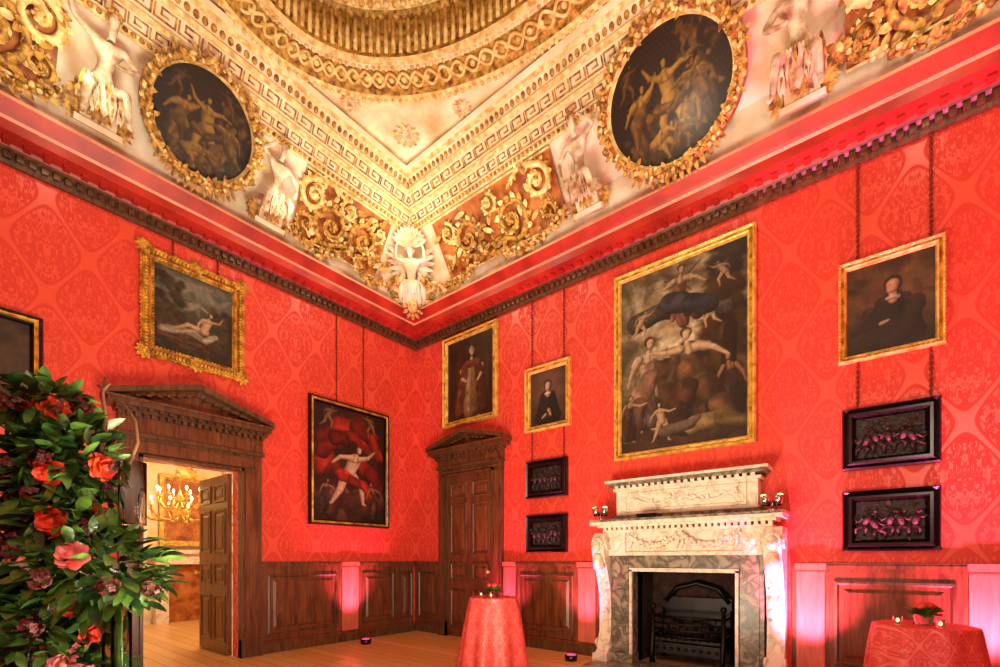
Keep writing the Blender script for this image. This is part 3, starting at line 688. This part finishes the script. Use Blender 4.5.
stF+=drape(.62,.37,[(-.02,.02),(.05,-.08),(.12,-.18),(.18,-.26)],.075,(116,84,52),2)+drape(.62,.31,[(-.04,.0),(-.08,-.12),(-.06,-.22)],.06,(88,60,42),2)
stF+=person(.07,.20,.27,sk,(110,76,50),(90,56,30),.1,(1.2,1.8),(.5,.2))+person(.36,.15,.22,sk,sk,(110,70,36),-.2,(1.2,1.8),(.8,.5),((.4,.1),(-.3,-.4)),True,th=1.4)
stF+=drape(.76,.10,[(-.10,.0),(.04,.02),(.14,-.02)],.05,(190,156,86),2)+[('c',.5,.09,-.08,.0,.06,.02,.035,.03,(130,110,86),0),('c',.5,.09,.06,.02,.10,.05,.022,.018,(130,110,86),0)]
painting(WR,3.61,5.12,2.365,4.545,.085,('gold2','gold'),((140,124,92),(74,48,26)),stF,seed=6,res=.0065)
stG=dabs(40,0,1,.2,1,.14,.10,[(104,78,42),(80,58,32),(66,48,28)],21)+bust(.54,.56,.56,(220,174,134),(50,42,34),(44,30,20),False,(190,180,160))+[('c',.54,.56,-.2,-.10,-.34,-.30,.06,.045,(64,52,38),1),('c',.54,.56,-.34,-.30,-.10,-.26,.04,.03,(60,48,36),1),('c',.54,.56,-.10,-.26,-.04,-.24,.028,.02,(214,168,128),0),('c',.54,.56,.2,-.1,.1,-.4,.08,.10,(60,50,38),1)]
painting(WR,5.78,6.49,2.95,3.84,.065,('gold2','gold'),((112,84,48),(64,46,26)),stG,seed=7,cords=((5.92,2.55),(6.40,2.55)),res=.007)

def relief(T,u0,u1,z0,z1,seed):
    rr=random.Random(seed)
    b=B('carved_relief_panel',['black','relief'],T)
    cor=lambda i,d:[(u0+i,d,z0+i),(u1-i,d,z0+i),(u1-i,d,z1-i),(u0+i,d,z1-i)]
    fw=.10
    b.loop(cor,[(0,.005),(0,.06),(.012,.075),(.03,.06),(.05,.085),(.07,.085),(.085,.06),(fw,.03)],0)
    b.add(cor(fw,.03),[(0,1,2,3)],1)
    cu,cz=(u0+u1)/2,(z0+z1)/2; hu,hz=(u1-u0)/2-fw,(z1-z0)/2-fw
    for k in range(5):
        x=cu+hu*(-.75+.37*k); zb=cz-hz*.3+rr.uniform(-.02,.02); l=rr.uniform(-1.2,1.2)
        b.tube([(x,.05,zb),(x+.02*l,.065,zb+.05),(x+.05*l,.055,zb+.09)],[.022,.028,.014],1,6); b.sph((x+.07*l,.06,zb+.11),.018,1,6,4)
        for e in (-1,1):
            b.tube([(x,.05,zb),(x+e*.04-.02*l,.06,zb-.04),(x+e*.03-.03*l,.045,zb-.10)],[.02,.015,.008],1,6)
            b.tube([(x+.03*l,.055,zb+.08),(x+e*.05,.065,zb+.05+.03*e*l),(x+e*.085,.05,zb+.08+.03*l)],[.012,.010,.006],1,6)
    for k in range(60): 
        b.leaf((cu+hu*rr.uniform(-.95,.95),.033,cz+hz*rr.uniform(-.9,.8)),(rr.uniform(-1,1),.4,rr.uniform(-1,1)),(0,1,0),.06,.03,1)
    b.done()
relief(WR,5.81,6.46,1.99,2.53,1); relief(WR,5.81,6.46,1.27,1.80,2); relief(WR,2.32,2.96,2.02,2.52,3); relief(WR,2.32,2.96,1.29,1.79,4)

# ------------------------------------------------------------------ doorcases
def doorcase(T,u0,u1,ztop,fu0,fu1,zf,zp,pa,pb,apex,name,pd=.28):
    b=B(name,['woodd','wood'],T); e0=.003
    for (a,c) in ((fu0,u0),(u1,fu1)):
        b.box((a,e0,0),(c,.07,ztop+.0),0); 
        w=c-a; b.box((a+w*.18,.07,0),(c-w*.18,.09,ztop),1); b.box((a,e0,0),(c,.10,.22),0)
    b.box((fu0,e0,ztop),(fu1,.07,zf-.08),0); b.box((fu0+.05,.07,ztop+.05),(fu1-.05,.09,zf-.12),1)
    b.box((fu0-.02,e0,zf-.08),(fu1+.02,.11,zf-.04),0)
    b.box((fu0-.01,e0,zf-.04),(fu1+.01,.08,zp-.06),1)
    b.box((fu0-.04,e0,zp-.06),(fu1+.04,.14,zp-.02),0)
    k=fu0
    while k<fu1: b.box((k,.08,zp-.10),(k+.035,.15,zp-.06),0); k+=.07
    b.box((pa,e0,zp-.02),(pb,pd,zp+.03),0); b.box((pa-.02,e0,zp+.03),(pb+.02,pd+.03,zp+.05),1)
    k=pa+.03
    while k<pb-.05: b.box((k,.14,zp-.045),(k+.04,pd-.04,zp-.02),0); k+=.09
    mid=(pa+pb)/2; z0=zp+.05
    b.prism([(pa+.08,z0),(pb-.08,z0),(mid,apex-.06)],e0,.10,1)
    for e,(s0,s1) in enumerate(((pa-.02,mid),(pb+.02,mid))):
        b.prism([(s0,z0),(s1,apex-.06),(s1,apex),(s0,z0+.055)],e0,pd+.03,0)
        b.prism([(s0+(.06 if e==0 else -.06),z0),(s1,apex-.11),(s1,apex-.05),(s0,z0+.02)],e0,pd-.08,1)
        for q in range(1,9):
            t=q/9.; uu=s0+(s1-s0)*t; zz=z0-.03+(apex-.10-z0)*t
            b.box((uu-.02,.10,zz),(uu+.02,pd-.05,zz+.03),0)
    for (a,c) in ((u0-.03,u0),(u1,u1+.03)): b.box((a,.07,0),(c,.11,ztop+.03),0)
    b.box((u0-.03,.07,ztop),(u1+.03,.11,ztop+.03),0)
    return b.done()
def door_leaf(T,u0,u1,z1,d0,d1,name,parent=None):
    b=B(name,['wood','woodd','gold2'],T)
    b.box((u0,d0,.01),(u1,d1,z1),0); w=u1-u0
    for c in range(2):
        a=u0+.07+c*(w/2-.02); e=a+w/2-.12
        for (za,zb) in ((.15,.75),(.87,1.15),(1.27,z1-.42),(z1-.34,z1-.1)):
            cor=lambda i,d:[(a+i,d,za+i),(e-i,d,za+i),(e-i,d,zb-i),(a+i,d,zb-i)]
            for (f,sg) in ((d1,1),(d0,-1)):
                b.loop(cor,[(0,f),(.01,f+sg*.015),(.03,f+sg*.012),(.04,f+sg*.002)],1); b.loop(cor,[(.06,f),(.085,f+sg*.012)],0); b.add(cor(.085,f+sg*.012),[(0,1,2,3)],0)
    b.tube([(u1-.06,d1,1.02),(u1-.06,d1+.05,1.02)],.012,2); b.sph((u1-.06,d1+.06,1.02),.028,2)
    return b.done(parent)
D1=doorcase(WL,2.82,3.79,2.26,2.57,3.98,2.55,2.77,2.52,4.10,3.12,'door_1',pd=.24)
D2=doorcase(WR,.79,1.74,2.48,.62,1.90,2.68,2.84,.53,2.02,3.14,'door_2',pd=.22)
door_leaf(WR,.79,1.74,2.48,.008,.045,'leaf',D2)
TO=lambda u,d,z:(-.16-u,-2.83-d,z)
door_leaf(TO,.0,.93,2.25,.0,.045,'leaf',D1)

# ------------------------------------------------------------------ wainscot
def wainscot(T,u0,u1,panels,stiles,name):
    b=B('wainscot_'+name,['wood','woodd','stile'],T); e0=.003
    b.box((u0,e0,.16),(u1,.025,1.10),0)
    b.box((u0,e0,1.08),(u1,.04,1.11),0); b.box((u0,e0,1.11),(u1,.055,1.14),0); b.box((u0,e0,1.14),(u1,.05,1.16),1)
    for (a,e) in panels:
        za,zb=.24,1.0
        cor=lambda i,d:[(a+i,d,za+i),(e-i,d,za+i),(e-i,d,zb-i),(a+i,d,zb-i)]
        b.loop(cor,[(0,.025),(.0,.04),(.02,.045),(.035,.03)],1); b.loop(cor,[(.07,.026),(.10,.042)],0); b.add(cor(.10,.042),[(0,1,2,3)],0)
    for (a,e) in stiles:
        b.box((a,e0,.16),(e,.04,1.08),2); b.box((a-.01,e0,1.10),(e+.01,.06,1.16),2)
    b.done()
    b=B('baseboard_'+name,['wood','woodd'],T)
    b.box((u0,e0,0),(u1,.05,.12),1); b.box((u0,e0,.12),(u1,.035,.155),0); b.done()
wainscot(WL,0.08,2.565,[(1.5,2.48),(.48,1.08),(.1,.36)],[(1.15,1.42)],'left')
wainscot(WL,3.985,DP-.01,[(4.1,5.0),(5.1,6.1)],[],'left_end')
wainscot(WR,0.01,.615,[(.1,.55)],[],'corner')
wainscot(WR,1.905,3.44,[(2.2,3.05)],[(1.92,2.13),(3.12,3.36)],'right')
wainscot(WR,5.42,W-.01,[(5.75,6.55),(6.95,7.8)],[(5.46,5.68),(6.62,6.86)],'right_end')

# ------------------------------------------------------------------ fireplace
b=B('fireplace',['marble','marbleg','black','soot','iron','gold2'],WR)
c=4.425; e0=.003
for (a,e) in ((3.64,3.885),(4.965,5.21)):
    b.box((a,e0,0),(e,.16,1.24),1); b.box((a+.04,.16,.14),(e-.04,.175,1.2),1); b.box((a-.01,e0,0),(e+.01,.19,.12),1)
b.box((3.885,e0,1.07),(4.965,.16,1.24),1); b.box((3.86,.15,1.06),(4.99,.19,1.10),0)
for (a,e) in ((3.86,3.89),(4.96,4.99)): b.box((a,.15,.12),(e,.19,1.08),0)
b.box((3.60,e0,1.24),(5.25,.20,1.28),0); b.box((3.62,e0,1.28),(5.23,.17,1.50),0)
for (a,e) in ((3.62,3.82),(5.03,5.23)):
    b.box((a,.17,1.28),(e,.21,1.50),0); b.rev([(0,.03),(.05,.025),(.07,0)],((a+e)/2,1.39,.21),12,0,T=lambda x,y,z:WR(x,z,y))
    for q in range(8): b.leaf(((a+e)/2,.22,1.39),(math.cos(q*.785),.3,math.sin(q*.785)),(0,1,0),.08,.045,0)
for (a,e) in ((3.88,4.40),(4.45,4.97)):
    K=26
    for i in range(K+1):
        t=i/K; p=(a+(e-a)*t,.19,1.45-.10*math.sin(pi*t))
        for q in range(3): b.sph((p[0]+random.uniform(-.015,.015),.20+random.uniform(0,.02),p[2]+random.uniform(-.02,.02)),.018,0,6,4)
        if i%2==0: b.leaf(p,(random.uniform(-1,1),.3,random.uniform(-1,1)),(0,1,0),.06,.035,0)
    for x in (a,e):
        for q in range(6): b.leaf((x,.19,1.45),(math.cos(q),.2,math.sin(q)),(0,1,0),.06,.04,0)
        b.tube([(x,.19,1.45),(x+.01,.2,1.38),(x-.01,.19,1.31)],[.02,.015,.008],0,6)
b.box((3.56,e0,1.50),(5.29,.24,1.53),0)
k=3.58
while k<5.26: b.box((k,.2,1.53),(k+.035,.27,1.56),0); k+=.06
b.box((3.52,e0,1.56),(5.33,.31,1.585),0); b.box((3.46,e0,1.585),(5.39,.37,1.62),0); b.box((3.44,e0,1.62),(5.41,.39,1.645),1)
b.box((3.66,e0,1.645),(5.20,.20,1.70),1); b.box((3.70,e0,1.70),(5.16,.17,1.98),0)
cor=lambda i,d:[(3.80+i,d,1.74+i),(5.06-i,d,1.74+i),(5.06-i,d,1.95-i),(3.80+i,d,1.95-i)]
b.loop(cor,[(0,.17),(.0,.19),(.02,.19),(.03,.17)],0)
for (a,e) in ((3.88,4.42),(4.43,4.97)):
    for i in range(31):
        t=i/30; x=a+(e-a)*t; z=1.90-.09*math.sin(pi*t)
        b.sph((x,.18,z),(.02,.02,.016),0,6,4); 
        if i%2: b.leaf((x,.18,z),(random.uniform(-1,1),.3,random.uniform(-1,1)),(0,1,0),.06,.035,0)
b.rev([(0,.05),(.05,.04),(.08,0)],(c,1.85,.17),12,0,T=lambda x,y,z:WR(x,z,y))
b.box((3.67,e0,1.98),(5.19,.20,2.01),0)
k=3.70
while k<5.14: b.box((k,.17,2.01),(k+.04,.22,2.035),0); k+=.07
b.box((3.63,e0,2.035),(5.23,.25,2.07),1); b.box((3.60,e0,2.07),(5.26,.28,2.095),0)
sp=[(e0,0),(.26,0),(.27,.10),(.22,.13),(.15,.35),(.14,.6),(.17,.85),(.24,1.05),(.31,1.18),(.35,1.32),(.33,1.44),(.27,1.50),(e0,1.50)]
for (a,e) in ((3.47,3.62),(5.23,5.38)):
    b.prismu(sp,a,e,0)
    b.prismu([(e0,0),(.30,0),(.30,.10),(e0,.10)],a-.015,e+.015,0)
    for x in (a-.005,e+.005):
        for (cd,cz,R) in ((.24,1.36,.085),(.18,.20,.06)):
            b.tube([(x,cd+R*(1-t/14)*math.cos(t),cz+R*(1-t/14)*math.sin(t)) for t in [k*.5 for k in range(24)]],.014,0,6)
    for q in range(9):
        z=.30+q*.11; b.leaf(((a+e)/2,.15+.10*max(0,(q-4)/5),z),(0,.15,-1),(0,1,0),.14,.11,0,curl=.1)
    mx_=(a+e)/2
    b.tube([(mx_,.30,1.10),(mx_,.34,1.20),(mx_,.35,1.26)],[.07,.06,.035],0,12)
    b.sph((mx_,.37,1.35),(.052,.058,.07),0,14,10); b.sph((mx_,.43,1.34),(.010,.015,.018),0)
    for q in range(14): b.sph((mx_+.055*math.cos(q*.5),.36,1.38+.045*math.sin(q*.5)),.022,0,6,5)
    for e_ in (-1,1): b.sph((mx_+e_*.02,.424,1.36),(.009,.006,.006),1,6,4)
b.box((4.02,.17,1.655),(4.24,.37,1.69),2)
b.box((3.88,-.55,0),(4.97,-.50,1.08),3); b.box((3.84,-.5,0),(3.88,0,1.08),3); b.box((4.97,-.5,0),(5.01,0,1.08),3); b.box((3.84,-.5,1.08),(5.01,-.15,1.12),3)
b.box((3.5,.0,0),(5.36,.62,.02),1)
FP=b.done()
b=B('fire_grate',['iron','gold2','soot'],WR)
a,e=4.05,4.80
for z in (.34,.41,.48,.55): b.tube([(a,-.05,z),(c,.03,z),(e,-.05,z)],.012,0,6)
for i in range(11):
    x=a+(e-a)*i/10; dd=-.05+.08*(1-abs(i-5)/5); b.tube([(x,dd,.30),(x,dd,.57)],.007,0,6)
for x in (a,e):
    b.tube([(x,-.03,.02),(x,.0,.12),(x,-.03,.26),(x,-.05,.62)],[.035,.022,.03,.022],0,8); b.sph((x,-.05,.66),.035,0,10,8)
    b.tube([(x,-.42,.02),(x,-.42,.62)],.02,0,8)
    for z in (.34,.55): b.tube([(x,-.05,z),(x,-.42,z)],.012,0,6)
b.box((a,-.42,.28),(e,-.03,.31),0); b.box((a,-.44,.3),(e,-.41,.75),0)
b.tube([(a+.02,-.42,.70),(a+.15,-.42,.86),(c,-.42,.92),(e-.15,-.42,.86),(e-.02,-.42,.70)],.03,0,8)
for q in range(14): b.sph((a+.07+random.random()*(e-a-.14),-.1-random.random()*.25,.34+random.random()*.1),(.07,.06,.05),2,7,5)
b.box((a,-.06,.14),(e,-.03,.26),0)
for i in range(9): b.sph((a+.05+i*.08,-.025,.20),.02,0,6,4)
b.done(FP)
def spotfix(x,d,z):
    b=B('mantel_spotlight',['silver','black','candle'],WR)
    b.rev([(0,0),(.05,0),(.05,.015),(.012,.02),(.012,.07)],(x,d,z),16,0)
    for e in (-1,1):
        b.tube([(x+e*.045,d,z+.06),(x+e*.065,d+.02,z+.15)],[.038,.034],0,12); b.tube([(x+e*.045,d,z+.05),(x+e*.045,d,z+.075)],[.04,.04],1,12)
        b.sph((x+e*.066,d+.021,z+.15),(.026,.026,.010),2,10,6)
    b.tube([(x-.06,d,z+.07),(x+.06,d,z+.07)],.012,1,6); b.done()
spotfix(3.55,.28,1.648); spotfix(5.29,.25,1.648)

# ------------------------------------------------------------------ tables
def ctable(x,y,r,h,fl):
    b=B('draped_cocktail_table',['cloth'])
    fold=lambda i,a:(0 if i<3 else (i/12)*(.09*math.sin(9*a)+.05*math.sin(5*a+1)))
    prof=[(0,h),(r*.9,h),(r,h-.008)]+[(r*(1+(fl-1)*t**.8),h-.02-(h-.025)*t) for t in [k/9 for k in range(10)]]
    b.rev(prof,(x,y,0),120,0,fold=fold); b.done()
    b=B('floral_centrepiece',['glass','leaf','rose','pinkf','candle','burg'])
    h+=.001
    b.rev([(0,h),(.05,h),(.055,h+.06)],(x,y,0),16,0)
    for q in range(40):
        a=random.random()*6.28; b.leaf((x+.03*math.cos(a),y+.03*math.sin(a),h+.06),(math.cos(a),math.sin(a),random.uniform(.0,1.6)),(0,0,1),.09,.045,1)
    for q in range(11):
        a=q*.9; rr_=.06*(q%3)/2; b.sph((x+rr_*math.cos(a),y+rr_*math.sin(a),h+.11+.012*(q%2)),(.028,.028,.024),2 if q%3 else 3,8,6)
    for a in (3.6,5.2):
        cx,cy=x+r*.55*math.cos(a),y+r*.55*math.sin(a)
        b.rev([(0,h+.002),(.022,h+.002),(.026,h+.05)],(cx,cy,0),12,0); b.sph((cx,cy,h+.025),(.008,.008,.013),4,6,5)
    b.done()
ctable(2.79,-1.31,.26,.79,1.45); ctable(6.29,-1.10,.27,.77,1.28)

# ------------------------------------------------------------------ floral arrangement
def rose(b,c,r,m,ax=None):
    c=Vector(c); ax=Vector(ax or (0,0,1)).normalized(); e1=ax.orthogonal().normalized(); e2=ax.cross(e1)
    for ring,(k,rr_,up) in enumerate(((6,1.0,.15),(5,.75,.45),(4,.5,.8),(3,.25,1.1))):
        for i in range(k):
            a=2*pi*i/k+ring*.5; d=e1*math.cos(a)+e2*math.sin(a)
            b.leaf(c+d*r*rr_*.2-ax*r*.2,d*rr_+ax*up,d,r*1.05,r*1.15,m,curl=-.25)
    b.sph(c,(r*.4,r*.4,r*.42),m,8,6)
b=B('flower_arrangement',['leaf','leaf2','rose','burg','pinkf','twig','glass'])
FC=Vector((3.08,-4.80,0)); R_=Vector((.779,.627,0)); FW=Vector((-.627,.779,0))
cl=[((.02,0,1.66),(.17,.17,.22)),((-.12,.0,1.92),(.14,.14,.10)),((.14,0,1.14),(.29,.25,.22)),((-.15,.05,1.22),(.2,.2,.3)),((-.1,-.05,.85),(.22,.2,.25)),((-.12,0,1.6),(.15,.15,.3)),((.0,.0,.65),(.16,.2,.2)),((.02,-.05,1.38),(.16,.12,.14))]
for ci,(cc,rr_) in enumerate(cl):
    C0=FC+R_*cc[0]+FW*cc[1]+Vector((0,0,cc[2]))
    vol=rr_[0]*rr_[2]*26000
    for q in range(int(vol*.22)+70):
        a=random.random()*2*pi; z=random.uniform(-1,1); s_=math.sqrt(1-z*z); d=Vector((s_*math.cos(a),s_*math.sin(a),z))
        k=random.uniform(.5,1.0); p=C0+Vector((d.x*rr_[0]*k,d.y*rr_[1]*k,d.z*rr_[2]*k))
        dd=d+Vector((random.uniform(-.8,.8),random.uniform(-.8,.8),random.uniform(-.6,.6)))
        b.leaf(p,dd,(random.uniform(-.7,.7),random.uniform(-.7,.7),1),random.uniform(.07,.13),random.uniform(.04,.068),random.choice((0,0,1)))
    toward=(Vector((6.04,-5.24,1.2))-C0).normalized()
    for q in range(5):
        a=random.random()*2*pi; z=random.uniform(-.6,.8); s_=math.sqrt(1-z*z); d=Vector((s_*math.cos(a),s_*math.sin(a),z))
        d=(d+toward*.9).normalized()
        p=C0+Vector((d.x*rr_[0],d.y*rr_[1],d.z*rr_[2]))*1.04
        if q%3==1: rose(b,p,.052,(2,2,4,2)[ci%4],d)
        elif q<4:
            # mophead bloom of small four-petalled florets
            for w in range(26):
                e=Vector((random.gauss(0,1),random.gauss(0,1),random.gauss(0,1))).normalized()
                for pt in range(4):
                    t1=e.orthogonal().normalized(); t2=e.cross(t1); aa=pt*pi/2+w
                    b.leaf(p+e*.04,t1*math.cos(aa)+t2*math.sin(aa)+e*.2,e,.016,.014,3,curl=0)
def P3(r,f,z): return FC+R_*r+FW*f+Vector((0,0,z))
b.tube([P3(.12,0,1.5),P3(.17,0,1.85),P3(.155,0,1.98),P3(.17,0,2.06)],[.010,.009,.007,.004],5,8)
b.tube([P3(.13,0,2.02),P3(.16,0,2.0),P3(.19,0,2.03)],[.005,.009,.005],5,8)
b.tube([P3(.28,0,1.64),P3(.32,0,1.75),P3(.31,0,1.85),P3(.26,0,1.93),P3(.21,0,1.95)],[.009,.008,.007,.005,.003],5,8)
for (r,f,z0,z1,rad) in ((.28,.02,1.36,1.66,.055),(.26,-.02,.425,.98,.04),(.17,.03,.425,.95,.035),(-.02,.0,.425,1.6,.05)):
    p=P3(r,f,0); b.rev([(0,z0),(rad,z0),(rad,z1),(rad-.003,z1),(rad-.003,z0+.01),(0,z0+.01)],p,20,6)
for q in range(10):
    b.tube([P3(.24+random.uniform(-.02,.02),0,.45),P3(.22+random.uniform(-.03,.03),0,1.05)],.005,0,5)
b.done()
b=B('display_table',['cloth'])
b.rev([(0,.42),(.33,.42),(.34,.40)]+[(.35+.03*t,.40-.385*t) for t in (0,.3,.6,1)],(FC.x,FC.y,0),64,0,fold=lambda i,a:0 if i<3 else .03*math.sin(12*a)); b.done()

# ------------------------------------------------------------------ adjoining room
b=B('wall_adjoining_room',['fabric2','white','gold2'])
b.box((-4.6,-4.6,0),(-4.45,0.4,3.6),0); b.box((-4.45,.25,0),(-.15,.4,3.6),0); b.box((-4.45,-4.6,0),(-.15,-4.45,3.6),0)
for y in (-3.4,-2.75,-1.2,-.5):
    b.box((-4.45,y-.12,0),(-4.38,y+.12,3.1),1); b.box((-4.45,y-.15,2.9),(-4.34,y+.15,3.1),2)
    for z in (.9,1.5,2.1): b.box((-4.38,y-.07,z),(-4.37,y+.07,z+.45),2)
b.box((-4.45,-4.45,3.1),(-4.25,.25,3.2),2); b.box((-4.45,-4.45,3.2),(-4.15,.25,3.35),1)
b.box((-4.45,-4.45,0),(-4.40,.25,.9),1)
b.done()
b=B('ceiling_adjoining_room',['white']); b.box((-4.6,-4.6,3.6),(-.15,.4,3.7)); b.done()
TA=lambda u,d,z:(-4.38+d,-u,z)
b=B('marble_chimneypiece',['marble','ochre','gold2','white'],TA)
for u in (1.55,2.45): b.box((u-.1,0,0),(u+.1,.2,1.1),0)
b.box((1.45,0,1.1),(2.55,.22,1.3),0); b.box((1.38,0,1.3),(2.62,.3,1.37),0); b.box((1.65,0,0),(2.35,.02,1.1),1)
cor=lambda i,d:[(1.55+i,d,1.45+i),(2.45-i,d,1.45+i),(2.45-i,d,2.8-i),(1.55+i,d,2.8-i)]
b.loop(cor,[(0,.0),(0,.06),(.05,.08),(.1,.02)],2); b.add(cor(.1,.02),[(0,1,2,3)],1)
for q in range(7): b.leaf((2.0,.06,2.8),(math.cos(q*.5),.1,math.sin(q*.5)),(0,1,0),.2,.1,2)
b.done()
b=B('brass_chandelier',['gold2','bulb','glass','wax'])
cx,cy,cz=-2.0,-2.83,1.93
b.tube([(cx,cy,cz+.3),(cx,cy,3.6)],.008,0,6)
b.rev([(0,-.26),(.035,-.22),(.02,-.17),(.09,-.09),(.11,-.02),(.03,.05),(.02,.12),(.06,.17),(.02,.24),(.01,.3)],(cx,cy,cz),16,0)
for (K,R1,z1) in ((12,.48,-.02),(8,.28,.16)):
    for i in range(K):
        a=2*pi*i/K; ca,sa=math.cos(a),math.sin(a)
        b.tube([(cx+ca*r,cy+sa*r,cz+z) for r,z in ((.04,z1-.05),(R1*.4,z1-.15),(R1*.75,z1-.13),(R1*.97,z1-.04),(R1,z1+.03))],.015,0,6)
        b.rev([(0,z1+.03),(.04,z1+.04),(.035,z1+.05),(0,z1+.05)],(cx+ca*R1,cy+sa*R1,cz),8,0)
        b.tube([(cx+ca*R1,cy+sa*R1,cz+z1+.05),(cx+ca*R1,cy+sa*R1,cz+z1+.12)],.009,3,6)
        b.sph((cx+ca*R1,cy+sa*R1,cz+z1+.145),(.015,.015,.03),1,8,6)
b.done()

# ------------------------------------------------------------------ lights
def lamp(name,kind,loc,power,col,size=.1,target=None,spot=None,sy=None,blend=.5):
    l=bpy.data.lights.new(name,kind); l.energy=power; l.color=col
    if kind=='AREA':
        l.size=size
        if sy: l.shape='RECTANGLE'; l.size_y=sy
    else: l.shadow_soft_size=size
    if spot: l.spot_size=spot; l.spot_blend=blend
    o=bpy.data.objects.new(name,l); sc.collection.objects.link(o); o.location=loc
    if target is not None: o.rotation_euler=(Vector(target)-Vector(loc)).to_track_quat('-Z','Y').to_euler()
    return o
def uplight(T,u,d,power=60,col=(1,.12,.34)):
    b=B('led_uplight',['black','led'],T)
    b.rev([(0,0.0),(.07,0),(.075,.06),(.05,.07)],(u,d,0),20,0); b.rev([(0,.062),(.05,.07)],(u,d,0),20,1)
    b.done()
    lamp('uplight_lamp','SPOT',T(u,d,.12),power,col,.04,T(u,-.02,1.55),math.radians(72),blend=1)
for T,u,p in ((WL,1.29,420),(WR,2.03,330),(WR,3.24,330),(WR,5.57,1050),(WR,6.74,1050)): uplight(T,u,.42,p)
warm=(1,.89,.65)
lamp('room_fill','AREA',(7.1,-5.7,3.0),100,(1,.90,.72),1.6,(1.5,-1.5,2.2))  # added frontal fill behind the camera, not a fitting of the room
lamp('ceiling_fill','AREA',(4.2,-3.6,.35),270,warm,1.6,(3.2,-2.6,6))  # added fill near the floor, below the view, to brighten the ceiling
lamp('corner_cove_lamp','POINT',(1.25,-1.25,5.5),19,(1,.86,.58),.1)
for p in ((1.0,-2.6,5.3),(1.0,-4.4,5.3),(2.6,-1.0,5.3),(4.6,-1.0,5.3),(6.4,-1.0,5.3)):
    lamp('cove_lamp','POINT',p,9,warm,.1)
lamp('adjoining_fill','POINT',(-2.0,-2.3,2.7),150,(1,.86,.62),.2)  # added fill that brightens the view through the doorway, apart from the chandelier

# ------------------------------------------------------------------ camera
cd=bpy.data.cameras.new('camera'); co=bpy.data.objects.new('camera',cd); sc.collection.objects.link(co)
co.location=(6.04,-5.24,1.2)
co.rotation_euler=(pi/2,0,math.atan2(.627,.779))
cd.sensor_width=36; cd.lens=466/1000*36; cd.shift_y=.2255; cd.clip_start=.02
sc.camera=co
w=bpy.data.worlds.new('world'); sc.world=w; w.use_nodes=True; w.node_tree.nodes['Background'].inputs[0].default_value=(.02,.015,.01,1)
